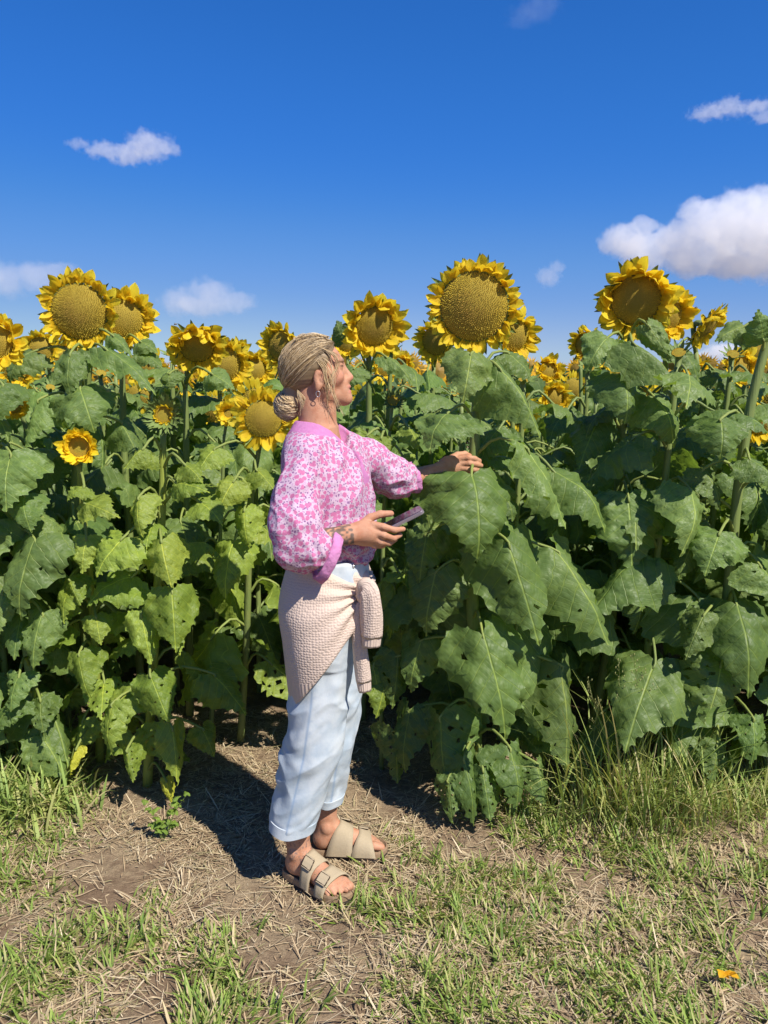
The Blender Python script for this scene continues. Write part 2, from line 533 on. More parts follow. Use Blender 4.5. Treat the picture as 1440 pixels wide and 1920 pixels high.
# ------------------------------------------------------------------ leaf and flower meshes
def leaf_outline(rs, teeth=13, ragged=0.0):
    """cordate sunflower leaf, base at 0, tip at x=1; returns closed polygon"""
    cp = np.array([(0.02, 0.0), (-0.05, 0.07), (-0.10, 0.17), (-0.075, 0.29), (0.03, 0.385), (0.17, 0.425), (0.33, 0.385), (0.50, 0.290),
                   (0.67, 0.180), (0.82, 0.090), (0.93, 0.032), (1.0, 0.0)])
    poly = []
    for s in (1, -1):
        c = cp.copy()
        c[1:-1] += rs.normal(0, 0.014, c[1:-1].shape)
        c[:, 1] *= rs.uniform(0.92, 1.08)
        n = teeth * 4 + 1
        P = catmull(c, n)
        Nn = np.gradient(P, axis=0)
        Nn = np.stack([-Nn[:, 1], Nn[:, 0]], 1)
        Nn /= np.linalg.norm(Nn, axis=1)[:, None] + 1e-9
        k = np.arange(n)
        saw = np.array([0.0, 0.35, 1.0, 0.15])[k % 4] * 0.036 * rs.uniform(0.5, 1.3, n)
        saw *= np.clip(np.minimum(k / 8.0, (n - 1 - k) / 6.0), 0, 1)
        if ragged:
            saw -= ragged * np.clip(rs.normal(0, 1, n).cumsum() * 0.12, 0, 1.6) * np.clip(np.minimum(k / 10.0, (n - 1 - k) / 6.0), 0, 1) * 0.12
        P = P + Nn * saw[:, None]
        P[0] = cp[0]; P[-1] = cp[-1]
        if s == -1: P = P * np.array([1, -1]); P = P[::-1]
        poly.append(P[:-1])
    return np.vstack(poly)

def in_poly(P, poly):
    x, y = P[:, 0], P[:, 1]
    c = np.zeros(len(P), bool)
    j = len(poly) - 1
    for i in range(len(poly)):
        xi, yi, xj, yj = *poly[i], *poly[j]
        hit = ((yi > y) != (yj > y)) & (x < (xj - xi) * (y - yi) / (yj - yi + 1e-12) + xi)
        c ^= hit
        j = i
    return c

def make_leaf(seed, holes=0, ragged=0.0, fold=0.25, droop=0.16, step=0.055, teeth=13, name='leaf'):
    rs = np.random.default_rng(seed)
    poly = leaf_outline(rs, teeth, ragged)
    hp = []
    tries = 0
    while len(hp) < holes and tries < 200:
        tries += 1
        c = np.array([rs.uniform(0.1, 0.85), rs.uniform(-0.32, 0.32)])
        r = rs.uniform(0.010, 0.040)
        a = np.sort(rs.uniform(0, 2 * math.pi, 7))
        if np.max(np.diff(np.append(a, a[0] + 2 * math.pi))) > 2.4: continue
        rr = r * rs.uniform(0.55, 1.35, 7)
        pts = c + np.stack([np.cos(a) * rr * 1.2, np.sin(a) * rr], 1)
        if in_poly(pts, poly * 0.94 + np.array([0.02, 0])).all() and abs(c[1]) > 0.03 + r and all(np.linalg.norm(c - h.mean(0)) > 0.1 for h in hp):
            hp.append(pts)
    gx, gy = np.meshgrid(np.arange(-0.12, 1.0, step), np.arange(-0.46, 0.461, step))
    Gp = np.stack([gx.ravel(), gy.ravel()], 1) + rs.uniform(-0.3, 0.3, (gx.size, 2)) * step
    Gp = Gp[in_poly(Gp, poly * 0.95 + np.array([0.012, 0]))]
    mid = np.stack([np.linspace(0.06, 0.96, 16), np.zeros(16)], 1)
    Gp = Gp[np.abs(Gp[:, 1]) > step * 0.5]
    for h in hp: Gp = Gp[~in_poly(Gp, h.mean(0) + (h - h.mean(0)) * 1.3)]
    loops = [poly] + hp
    pts = np.vstack(loops + [Gp, mid])
    edges, o = [], 0
    for l in loops:
        n = len(l)
        edges += [(o + i, o + (i + 1) % n) for i in range(n)]
        o += n
    res = delaunay_2d_cdt([Vector((float(a), float(b))) for a, b in pts], edges, [], 0, 1e-6)
    V2 = np.array([(v.x, v.y) for v in res[0]])
    T = np.array([f for f in res[2] if len(f) == 3])
    cen = V2[T].mean(1)
    keep = in_poly(cen, poly)
    for h in hp: keep &= ~in_poly(cen, h)
    T = T[keep]
    a, b, c = V2[T[:, 0]], V2[T[:, 1]], V2[T[:, 2]]
    flip = ((b - a)[:, 0] * (c - a)[:, 1] - (b - a)[:, 1] * (c - a)[:, 0]) < 0
    T[flip] = T[flip][:, ::-1]
    x, y = V2[:, 0], V2[:, 1]
    ay = np.abs(y)
    z = 4 * droop * np.clip(x, -0.1, 1) * (1 - np.clip(x, -0.2, 1))                      # arch of the midrib
    z += -fold * (np.sqrt(ay ** 2 + 0.0012) - 0.035)
    z += -np.where(y > 0, rs.uniform(0.0, 1.1), rs.uniform(0.0, 1.1)) * ay ** 2 * (0.5 + x) * 1.3                               # margins hang
    q = x - 1.05 * ay
    z += -0.026 * np.cos(2 * math.pi * q / 0.165) * np.clip(ay / 0.06, 0, 1) - 0.012 * np.exp(-(ay / 0.02) ** 2)
    P3 = np.stack([x * 5 + seed, y * 5, np.zeros_like(x)], 1)
    z += (vnoise(P3, seed) - 0.5) * 0.24 * np.clip(ay / 0.2, 0.15, 1.3)
    z += (vnoise(P3 * 3.1, seed + 9) - 0.5) * 0.05 * np.clip(ay / 0.15, 0.2, 1.2)
    z += rs.uniform(-0.12, 0.12) * y                                                      # slight twist
    yy = y * (1 - 0.13 * fold * np.clip(ay / 0.4, 0, 1))
    me = np_mesh(name, np.stack([x, yy, z], 1), T, M_LEAF)
    set_uv(me, V2)
    return me

LEAF = [make_leaf(10 + i, 0, 0.0, random.uniform(0.3, 1.25), random.uniform(0.06, 0.24)) for i in range(14)]
LEAF_H = [make_leaf(40 + i, 3 + i % 3, 0.15, random.uniform(0.3, 1.2), random.uniform(0.05, 0.2)) for i in range(8)]
LEAF_R = [make_leaf(60 + i, 9 + 2 * i, 1.0, random.uniform(0.2, 1.0), random.uniform(0.04, 0.16)) for i in range(6)]
LEAF_LO = [make_leaf(80 + i, 0, 0.0, 0.3, 0.16, step=0.14, teeth=6) for i in range(4)]

def make_petal(seed, name='petal'):
    rs = np.random.default_rng(seed)
    n, mcols = 9, 5
    curl = rs.uniform(-0.8, 0.7)
    tw = rs.uniform(-0.6, 0.6)
    V, UV = [], []
    for i in range(n):
        s = i / (n - 1)
        wd = 0.28 * min(1.0, 0.45 + 1.6 * s) * (1 - max(0, (s - 0.55) / 0.45) ** 2.2) + 0.004
        for j in range(mcols):
            c = (j / (mcols - 1) - 0.5) * 2
            yy = c * wd
            zz = curl * s * s * 0.55 + 0.10 * abs(c) * wd * 4 * (0.4 + 0.6 * rs.random()) - 0.02 * math.cos(c * 4.7)
            ang = tw * s
            V.append((s, yy * math.cos(ang) - 0 * zz, zz + yy * math.sin(ang)))
            UV.append((s, c))
    F = []
    for i in range(n - 1):
        for j in range(mcols - 1):
            a = i * mcols + j
            F.append((a, a + mcols, a + mcols + 1, a + 1))
    me = np_mesh(name, V, F, M_PETAL)
    set_uv(me, np.array(UV))
    return me

PETAL = [make_petal(100 + i) for i in range(9)]

def make_bract(seed, name='bract'):
    rs = np.random.default_rng(seed)
    V, F = [], []
    n = 6
    for i in range(n):
        s = i / (n - 1)
        wd = 0.20 * (1 - s) ** 0.75 * (0.6 + 0.6 * min(1, s * 4)) + 0.004
        z = rs.uniform(0.2, 0.5) * s * s * 0.5
        V += [(s, -wd, z + 0.05), (s, 0, z), (s, wd, z + 0.05)]
    for i in range(n - 1):
        a = i * 3
        F += [(a, a + 3, a + 4, a + 1), (a + 1, a + 4, a + 5, a + 2)]
    return np_mesh(name, V, F, M_BRACT)

BRACT = [make_bract(i) for i in range(4)]

def make_disc(n, dome, seed, ring=0.62, name='disc', young=False):
    """unit radius flower disc facing +Z, florets in a golden-angle spiral"""
    rs = np.random.default_rng(seed)
    V, F, C = [], [], []
    # dome below the florets
    nr, ns = 8, 32
    for i in range(nr + 1):
        r = i / nr
        for k in range(ns):
            a = 2 * math.pi * k / ns
            V.append((r * math.cos(a), r * math.sin(a), dome * (1 - r * r) - 0.012)); C.append((0.30, 0.22, 0.03))
    for i in range(nr):
        for k in range(ns):
            k2 = (k + 1) % ns
            F.append((i * ns + k, (i + 1) * ns + k, (i + 1) * ns + k2, i * ns + k2))
    sp = 0.86 / math.sqrt(n)
    for i in range(n):
        r = math.sqrt((i + 0.5) / n) * 0.985
        a = i * 2.399963 + rs.normal(0, 0.25) * sp / max(r, 0.1)
        r += rs.normal(0, 0.12) * sp
        c = np.array([r * math.cos(a), r * math.sin(a), dome * (1 - r * r)])
        nz = np.array([2 * dome * c[0], 2 * dome * c[1], 1.0]); nz /= np.linalg.norm(nz)
        tx = np.array([math.cos(a), math.sin(a), 0]); tx -= nz * tx.dot(nz); tx /= np.linalg.norm(tx)
        ty = np.cross(nz, tx)
        hgt = (0.060 if r > ring else 0.045) * rs.uniform(0.6, 1.4)
        if r < 0.25: hgt *= 0.7
        hw = sp * 0.62
        o = len(V)
        tilt = tx * rs.uniform(-0.02, 0.03)
        for (sx, sy) in ((1, 0), (0, 1), (-1, 0), (0, -1)):
            V.append(c + tx * sx * hw + ty * sy * hw * 0.8 - nz * 0.02)
        V.append(c + nz * hgt + tilt)
        k = rs.uniform(0.65, 1.3)
        if young:
            base = np.array([0.30, 0.36, 0.05]) if r < 0.6 else np.array([0.62, 0.40, 0.03])
        else:
            t = np.clip((r - 0.25) / 0.75, 0, 1)
            base = (1 - t) * np.array([0.40, 0.24, 0.06]) + t * np.array([0.68, 0.54, 0.06])
        if r > 0.945 and not young: base = np.array([0.20, 0.13, 0.03])  # shadow of the gap between disc and petals, put into the rim colour
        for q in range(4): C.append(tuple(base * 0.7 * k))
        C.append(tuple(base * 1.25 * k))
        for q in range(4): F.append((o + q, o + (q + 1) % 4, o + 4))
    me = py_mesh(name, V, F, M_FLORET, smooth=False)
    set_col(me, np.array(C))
    return me

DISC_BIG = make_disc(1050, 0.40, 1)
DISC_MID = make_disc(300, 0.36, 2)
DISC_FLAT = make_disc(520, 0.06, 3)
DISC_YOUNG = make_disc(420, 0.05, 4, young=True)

def make_back(name='receptacle'):
    prof = [(0.0, -0.40), (0.22, -0.40), (0.55, -0.33), (0.88, -0.17), (1.02, 0.0), (0.98, 0.02)]
    ns = 20
    V, F = [], []
    for r, z in prof:
        for k in range(ns):
            a = 2 * math.pi * k / ns
            V.append((r * math.cos(a), r * math.sin(a), z))
    for i in range(len(prof) - 1):
        for k in range(ns):
            k2 = (k + 1) % ns
            F.append((i * ns + k, i * ns + k2, (i + 1) * ns + k2, (i + 1) * ns + k))
    return np_mesh(name, V, F, M_BRACT)

BACK = make_back()

def make_ring(n, plen, seed):
    """all petals of a far flower as one mesh, unit disc radius"""
    rs = np.random.default_rng(seed)
    V, F, UV = [], [], []
    for i in range(n):
        a = 2 * math.pi * i / n + rs.uniform(-0.1, 0.1)
        el = rs.uniform(-0.2, 0.9)
        L = plen * rs.uniform(0.75, 1.2)
        ca, sa = math.cos(a), math.sin(a)
        o = len(V)
        for s, wd in ((0, 0.08), (0.45, 0.17), (0.8, 0.11), (1, 0.01)):
            r = 0.95 + L * s * math.cos(el)
            z = L * s * math.sin(el) - 0.15 * L * s * s
            for c in (-1, 1):
                V.append((r * ca - c * wd * sa, r * sa + c * wd * ca, z + 0.04 * c)); UV.append((s, c))
        for k in range(3): F.append((o + 2 * k, o + 2 * k + 2, o + 2 * k + 3, o + 2 * k + 1))
    me = np_mesh('petal_ring', V, F, M_PETAL)
    set_uv(me, np.array(UV))
    return me

RINGS = [make_ring(26, 0.75, i) for i in range(3)]

def add_head(plant, pos, face, rad, plen, n=34, disc=None, roll=None, cup=0.25, messy=0.5, tint=(1, 1, 1), bracts=14, blen=0.8, full=True, sq=1.0, rs=None, forward=0.0):
    """flower head as part of a plant; face = direction it looks"""
    rs = rs or random
    f = Vector(face).normalized()
    M = Matrix.Translation(Vector(pos)) @ f.to_track_quat('Z', 'Y').to_matrix().to_4x4()
    h = link('flower_head', BACK, plant, M @ Matrix.Diagonal((rad, rad, rad, 1)))
    d = link('disc', disc or DISC_MID, h)
    if not full:
        p = link('petal_ring', rs.choice(RINGS), h)
        p['kind'] = 'stuff'
        p.rotation_euler[2] = rs.uniform(0, 6)
        return h
    L = plen / rad
    n = int(n * 1.55)
    for i in range(n):
        a = 2 * math.pi * (i + rs.uniform(-0.45, 0.45)) / n
        lay = i % 3
        el = cup + (-0.12, 0.25, 0.6)[lay] + rs.gauss(0, messy * 0.45) + forward * math.sin(a)
        Lp = L * rs.uniform(0.72, 1.15) * (1, 1, 0.85)[lay]
        Wd = L * rs.uniform(0.75, 1.2)
        m = (Matrix.Rotation(a, 4, 'Z') @ Matrix.Translation((0.97 + 0.02 * lay, 0, 0.01 - 0.05 * lay)) @ Matrix.Rotation(-el, 4, 'Y')
             @ Matrix.Rotation(rs.gauss(0, messy * 0.5), 4, 'Z') @ Matrix.Rotation(rs.gauss(0, messy * 0.6), 4, 'X') @ Matrix.Diagonal((Lp, Wd, Lp, 1)))
        p = link('petal', rs.choice(PETAL), h, m)
        p.color = (*tint, 1)
    for i in range(bracts):
        a = 2 * math.pi * (i + rs.uniform(-0.3, 0.3)) / bracts
        m = (Matrix.Rotation(a, 4, 'Z') @ Matrix.Translation((0.93, 0, -0.12)) @ Matrix.Rotation(-rs.uniform(-0.5, 0.25) - cup * 0.5, 4, 'Y')
             @ Matrix.Diagonal((blen * rs.uniform(0.7, 1.1), blen * rs.uniform(0.8, 1.2), blen, 1)))
        link('bract', rs.choice(BRACT), h, m)
    return h

def add_leaf(plant, base, tip, width, normal, node=None, mesh=None, tint=(1, 1, 1), stem_r=0.012, sag=0.05, bake=None):
    """leaf from blade base to tip (coordinates relative to the plant), width in metres, petiole from node"""
    base, tip = Vector(base), Vector(tip)
    L = (tip - base).length
    rot = frame(tip - base, normal).to_4x4()
    me = mesh or random.choice(LEAF)
    M = Matrix.Translation(base) @ rot @ Matrix.Diagonal((L, width * 1.04 / 0.84, (L + width) * 0.5, 1))
    o = link('leaf', me, plant, M)
    o.color = (*tint, 1)
    if node is not None:
        nv = Vector(node)
        d = (tip - base).normalized()
        c1 = nv.lerp(base, 0.45) + Vector((0, 0, sag))
        P = catmull([nv, c1, base, base + d * (0.10 * L)], 9)
        # petiole points in leaf-local space so that it is a part of the leaf
        inv = M.inverted()
        V, F = tube(P, np.linspace(0.0062, 0.0036, 9), 6)
        if bake is not None:
            bake.append((V, F))
            return o
        V = [inv @ Vector(v) for v in V]
        pe = link('petiole', py_mesh('petiole', V, F, M_STEM), o)
        pe.color = (1.25, 1.2, 1.0, 1)
    return o

def stem_at(P, z):
    z = min(max(z, P[0][2]), P[-1][2])
    return np.array([np.interp(z, P[:, 2], P[:, k]) for k in range(3)])

def blocked(p):
    """keep free where the woman, her arms and her view stand"""
    return p[1] < 2.47 and -0.62 < p[0] < 0.22

def make_plant(path, r0, leaves=(), auto=8, zr=(0.2, 1.3), head=None, label='', group=None, seed=0, tint=(1, 1, 1), lsize=0.24,
               name='sunflower_plant', front=None, ragged_below=0.5, stint=(1, 1, 1), bake=False):
    """path: stem points in world space. leaves: explicit (bx,by,tx,ty,width_px,Ybase,Ytip,nx[,kind]) in photo pixels"""
    rs = random.Random(seed)
    path = catmull(np.array(path, float), 24)
    base = Vector(path[0])
    root = empty(name, base)
    tag(root, label, 'sunflower', group)
    P = path - np.array(base)
    rad = np.linspace(r0, r0 * 0.62, len(P))
    rad[-3:] *= (1.0, 0.95, 0.9)
    V, F = tube(P, rad, 10)
    V = V + (vnoise(V * np.array([60, 60, 25]), seed)[:, None] - 0.5) * 0.003
    baked = [(V, F)] if bake else None
    for lf in leaves:
        bx, by, tx, ty, wpx, yb, yt, nx = lf[:8]
        kind = lf[8] if len(lf) > 8 else ''
        b, e = W(bx, by, yb), W(tx, ty, yt)
        wm = wpx * yb / FOC
        mesh = rs.choice(LEAF_R if kind == 'r' else LEAF_H if kind == 'h' else LEAF)
        tt = tint if kind != 'y' else (3.2, 2.3, 0.9)
        kj = rs.uniform(0.86, 1.14)
        tt = tuple(c * kj * rs.uniform(0.97, 1.03) for c in tt)
        nz = stem_at(path, b[2] - 0.02 - rs.uniform(0, 0.05))
        ny = -0.8
        add_leaf(root, Vector(b) - base, Vector(e) - base, wm, (nx + rs.uniform(-.3, .3), ny, 0.55 + rs.uniform(-.3, .3)), Vector(nz) - base, mesh, tt)
    ph = rs.uniform(0, 6.28)
    for i in range(auto):
        t = (i + rs.uniform(0.2, 0.8)) / auto
        z = zr[0] + (zr[1] - zr[0]) * t
        p = stem_at(path, z)
        for _ in range(6):
            ph += 2.39996 + rs.uniform(-0.3, 0.3)
            o = Vector((math.cos(ph), math.sin(ph), 0))
            Ls = lsize * (0.75 + 0.45 * math.sin(math.pi * min(1, t * 0.9 + 0.15))) * rs.uniform(0.75, 1.15)
            dr = R(rs.uniform(28, 80)) if t < 0.75 else R(rs.uniform(10, 65))
            pl = Ls * rs.uniform(0.45, 0.75)
            b = Vector(p) + o * pl + Vector((0, 0, rs.uniform(-0.01, 0.06)))
            side = Vector((-o.y, o.x, 0)) * rs.uniform(-0.35, 0.35)
            d = (o * math.cos(dr) + side - Vector((0, 0, math.sin(dr)))).normalized()
            e = b + d * Ls
            if front is not None and not front(o): continue
            if e.z < 0.03: e.z = 0.03
            if blocked(b) or blocked(e): continue
            n = o * math.sin(dr) + Vector((rs.uniform(-.3, .3), rs.uniform(-.3, .3), math.cos(dr)))
            low = b.z < ragged_below
            mesh = rs.choice(LEAF_R + LEAF_H if low else LEAF + LEAF_H[:2])
            kj = rs.uniform(0.84, 1.16)
            tt = tuple(c * kj * rs.uniform(0.97, 1.03) for c in tint)
            add_leaf(root, b - base, e - base, Ls * rs.uniform(0.78, 0.98), n, Vector(p) - base, mesh, tt, bake=baked)
            break
    if bake: V, F = join(baked)
    st = link('stem', py_mesh('stem', V, F, M_STEM), root)
    st.color = (*stint, 1)
    if head:
        hd = dict(head)
        pos = Vector(hd.pop('pos')); face = Vector(hd.pop('face')).normalized()
        rad_ = hd['rad']
        # neck from stem top into the back of the head
        top = Vector(path[-1]); bk = pos - face * rad_ * 0.36
        tdir = Vector(path[-1] - path[-2]).normalized()
        N = catmull([top - tdir * 0.02, top.lerp(bk, 0.5) + tdir * 0.03 - face * 0.03, bk], 8)
        V, F = tube(N - np.array(base), np.linspace(rad[-1] * 1.0, rad[-1] * 1.5, 8), 8)
        ne = link('neck', py_mesh('neck', V, F, M_STEM), root)
        add_head(root, pos - base, face, rs=rs, **hd)
    return root

GR_TINT = (0.92, 0.98, 0.98)       # dusty deep green
YG_TINT = (1.5, 1.4, 0.85)     # younger yellow green

def hd(px, py, Y, rad, plen, face, **k):
    d = dict(pos=W(px, py, Y), rad=rad, plen=plen, face=face)
    d.update(k)
    return d

FRONT_G = 'sunflowers along the edge of the field'
# the giant flower she reaches for
make_plant([G(893, 1500) * np.array([1, 1, 0]), W(888, 1180, 2.63), W(880, 1040, 2.62), W(889, 860, 2.62), W(895, 720, 2.64)], 0.026,
    leaves=[(884, 662, 868, 755, 112, 2.52, 2.46, 0.05), (842, 772, 806, 852, 125, 2.50, 2.42, -0.3), (935, 688, 1015, 822, 105, 2.55, 2.5, 0.35),
            (884, 889, 895, 1048, 190, 2.45, 2.36, -0.15), (800, 1000, 786, 1100, 90, 2.6, 2.58, -.3, 'h'), (745, 1230, 735, 1330, 95, 2.72, 2.7, 0.1, 'h'), (740, 1370, 745, 1470, 95, 2.7, 2.68, 0.1, 'r'), (905, 1440, 920, 1540, 95, 2.43, 2.36, 0.1, 'r'), (840, 1460, 850, 1545, 70, 2.44, 2.4, -0.1, 'r'), (1005, 1430, 1020, 1510, 80, 2.46, 2.42, 0.3, 'r'), (935, 908, 962, 978, 95, 2.5, 2.45, 0.35), (985, 838, 1062, 992, 95, 2.5, 2.42, 0.75),
            (950, 1012, 1012, 1212, 178, 2.42, 2.33, 0.0, 'h'), (1040, 1030, 1148, 1228, 165, 2.5, 2.42, 0.35, 'h'), (905, 1188, 948, 1390, 170, 2.40, 2.32, 0.05, 'h'),
            (1050, 1245, 1062, 1445, 140, 2.55, 2.45, 0.2, 'r'), (818, 1072, 800, 1195, 135, 2.56, 2.55, -0.35), (826, 1342, 838, 1480, 130, 2.52, 2.46, -0.3, 'r'),
            (870, 1420, 888, 1552, 85, 2.45, 2.40, 0.2, 'r'), (955, 1400, 968, 1525, 110, 2.45, 2.38, 0.3, 'r'), (985, 1270, 1010, 1390, 100, 2.6, 2.55, 0.3, 'h'),
            (950, 660, 1000, 715, 80, 2.7, 2.68, 0.4), (800, 960, 820, 1030, 60, 2.62, 2.6, -0.2, 'r'), (790, 1200, 770, 1300, 100, 2.66, 2.66, -0.4, 'h'),
            (770, 1330, 760, 1450, 105, 2.64, 2.62, -0.3, 'h')],
    auto=6, zr=(0.3, 1.3), front=lambda o: o.y > 0.2, head=hd(889, 575, 2.58, 0.112, 0.052, (-0.16, -1, -0.04), n=44, disc=DISC_BIG, cup=0.15, messy=0.55, bracts=20, blen=0.55),
    label='giant sunflower beside the woman, tallest head with the largest brown disc', seed=1, tint=GR_TINT, lsize=0.3)

# right of it, behind the tall grass
make_plant([(0.82, 2.92, 0), W(1142, 1200, 2.92), W(1160, 920, 2.9), W(1172, 700, 2.9), W(1178, 640, 2.9)], 0.022,
    leaves=[(1140, 632, 1098, 700, 85, 2.78, 2.74, -0.3), (1168, 702, 1172, 795, 122, 2.72, 2.66, 0.0), (1225, 742, 1262, 842, 118, 2.72, 2.66, 0.3),
            (1178, 930, 1186, 1068, 160, 2.66, 2.58, 0.0), (1200, 1080, 1188, 1190, 115, 2.75, 2.7, 0.1), (1185, 640, 1290, 752, 62, 2.7, 2.62, 0.85),
            (1215, 610, 1260, 680, 48, 2.72, 2.7, -0.5), (1120, 790, 1085, 880, 90, 2.85, 2.8, -0.5), (1250, 905, 1330, 960, 85, 2.8, 2.75, 0.3),
            (1110, 880, 1090, 960, 80, 2.85, 2.82, -0.4), (1215, 1010, 1260, 1110, 90, 2.85, 2.8, 0.4)],
    auto=9, zr=(0.35, 1.45), head=hd(1192, 562, 2.88, 0.088, 0.078, (-0.35, -1, -0.1), n=38, disc=DISC_BIG, cup=0.45, messy=0.7, bracts=18, forward=0.45),
    label='sunflower in front of the big white cloud, ruffled petals half folded over its disc', seed=2, tint=GR_TINT, lsize=0.26)
make_plant([(1.14, 3.25, 0), W(1235, 900, 3.22), W(1250, 640, 3.2)], 0.018, auto=9, zr=(0.5, 1.55),
    head=hd(1256, 590, 3.18, 0.060, 0.066, (0.35, -0.9, -0.1), n=32, disc=DISC_MID, cup=0.5, messy=0.6),
    label='smaller sunflower head peeping out behind the ruffled one near the cloud', seed=3, tint=GR_TINT)
make_plant([(1.45, 3.35, 0), W(1318, 900, 3.3), W(1305, 660, 3.3)], 0.017, auto=9, zr=(0.5, 1.5),
    leaves=[(1270, 650, 1310, 720, 70, 3.15, 3.1, 0.2), (1335, 690, 1385, 740, 70, 3.2, 3.15, 0.4)],
    head=hd(1326, 612, 3.25, 0.062, 0.052, (0.62, -0.55, -0.62), n=30, disc=DISC_MID, cup=0.1, messy=0.5),
    label='nodding sunflower head seen from the side, petals pointing up, right of the cloud', seed=4, tint=GR_TINT)
# leaning stalk at the right edge
make_plant([G(1335, 1470) * np.array([1, 1, 0]), W(1352, 1250, 2.66), W(1368, 1080, 2.66), W(1386, 900, 2.65), W(1412, 740, 2.64), W(1452, 600, 2.64), W(1475, 565, 2.64)], 0.021,
    leaves=[(1352, 785, 1350, 862, 128, 2.48, 2.44, -0.1), (1350, 998, 1322, 1080, 118, 2.48, 2.42, -0.15), (1352, 1245, 1322, 1360, 150, 2.46, 2.38, 0.0, 'r'),
            (1322, 1150, 1285, 1238, 95, 2.5, 2.44, -0.3, 'h'), (1412, 1345, 1408, 1440, 75, 2.45, 2.40, 0.2, 'r'), (1345, 1395, 1330, 1475, 70, 2.5, 2.45, 0.0, 'r'),
            (1318, 880, 1350, 960, 85, 2.62, 2.58, 0.4, 'h'), (1425, 1060, 1452, 1150, 90, 2.5, 2.45, 0.4, 'h'), (1432, 640, 1420, 580, 60, 2.58, 2.55, 0.2),
            (1395, 612, 1340, 640, 62, 2.62, 2.6, -0.1), (1405, 860, 1450, 930, 80, 2.55, 2.5, 0.5), (1300, 1010, 1270, 1090, 75, 2.68, 2.65, -0.3)],
    auto=9, zr=(0.12, 1.4), head=dict(pos=W(1540, 540, 2.62), rad=0.08, plen=0.07, face=(-0.1, -1, -0.1), n=34, disc=DISC_MID),
    label='leaning sunflower stalk at the right edge with drooping torn leaves', seed=5, tint=GR_TINT, lsize=0.25)
# left group
make_plant([G(276, 1478) * np.array([1, 1, 0]), W(284, 1300, 2.68), W(296, 1100, 2.68), W(304, 950, 2.7), W(306, 815, 2.7)], 0.019,
    leaves=[(231, 1008, 180, 1082, 112, 2.54, 2.48, -0.2), (302, 1012, 322, 1102, 98, 2.52, 2.46, 0.1), (322, 1106, 330, 1225, 118, 2.5, 2.42, 0.15, 'h'),
            (265, 1150, 284, 1246, 72, 2.55, 2.5, 0.0), (281, 1264, 318, 1355, 98, 2.5, 2.44, 0.1, 'h'), (211, 1318, 212, 1420, 88, 2.52, 2.46, -0.1, 'r'),
            (260, 932, 268, 1008, 80, 2.56, 2.5, -0.1), (375, 942, 418, 988, 78, 2.58, 2.52, 0.3), (397, 1262, 462, 1342, 105, 2.66, 2.64, 0.6),
            (322, 1362, 332, 1475, 68, 2.52, 2.46, 0.2, 'h'), (238, 1405, 250, 1468, 50, 2.5, 2.46, -0.1, 'r'), (311, 1462, 323, 1508, 28, 2.52, 2.5, 0.2, 'y'),
            (378, 1365, 402, 1420, 60, 2.66, 2.64, 0.4), (330, 905, 395, 925, 70, 2.6, 2.55, 0.1), (345, 870, 380, 905, 60, 2.6, 2.56, 0.2), (270, 840, 232, 880, 70, 2.6, 2.55, -0.2)],
    auto=14, zr=(0.12, 1.15), head=hd(307, 778, 2.66, 0.030, 0.017, (0.05, -1, 0.12), n=22, disc=DISC_YOUNG, cup=1.15, messy=0.2, bracts=52, blen=1.75),
    label='half opened sunflower bud ringed by spiky green bracts, yellow centre, left of the woman', seed=6, tint=YG_TINT, lsize=0.16, stint=(1.5, 1.35, 0.8))
make_plant([G(188, 1435) * np.array([1, 1, 0]), W(182, 1280, 2.75), W(170, 1100, 2.74), W(156, 960, 2.72), W(148, 872, 2.7)], 0.016,
    leaves=[(162, 1008, 155, 1076, 64, 2.58, 2.54, -0.1), (157, 942, 226, 972, 66, 2.56, 2.5, 0.1), (158, 912, 126, 940, 52, 2.58, 2.54, -0.4),
            (148, 1225, 170, 1310, 78, 2.58, 2.52, 0.0), (130, 1085, 152, 1135, 62, 2.6, 2.56, -0.2), (180, 1155, 190, 1210, 58, 2.6, 2.56, 0.1),
            (144, 1402, 132, 1456, 34, 2.6, 2.58, -0.2, 'y'), (120, 1130, 105, 1180, 55, 2.62, 2.6, -0.4)],
    auto=12, zr=(0.12, 1.0), head=hd(148, 838, 2.68, 0.036, 0.045, (0.1, -1, 0.1), n=30, disc=DISC_YOUNG, cup=0.55, messy=0.3, bracts=22, blen=1.0, tint=(1.1, 1.12, 1.0)),
    label='young low sunflower with cup of bright yellow petals and green centre, at left', seed=7, tint=YG_TINT, lsize=0.155, stint=(1.4, 1.3, 0.8))
make_plant([(-1.17, 2.98, 0), W(142, 1050, 2.96), W(143, 900, 2.95), W(165, 690, 2.93), W(168, 640, 2.93)], 0.023,
    leaves=[(132, 662, 135, 750, 64, 2.76, 2.72, -0.35), (150, 728, 178, 812, 122, 2.74, 2.68, 0.05), (195, 652, 292, 742, 72, 2.76, 2.7, 0.35),
            (74, 748, 48, 845, 78, 2.76, 2.7, -0.35), (210, 628, 248, 668, 36, 2.85, 2.82, 0.5), (225, 790, 262, 860, 80, 2.8, 2.74, 0.4), (60, 660, 20, 720, 80, 2.9, 2.86, -0.4)],
    auto=9, zr=(0.4, 1.4), head=hd(149, 584, 2.88, 0.100, 0.055, (0.08, -1, -0.10), n=42, disc=DISC_BIG, cup=0.2, messy=0.5, bracts=18, blen=0.55),
    label='large sunflower at the left with wide olive disc and short petals', seed=8, tint=GR_TINT, lsize=0.27)
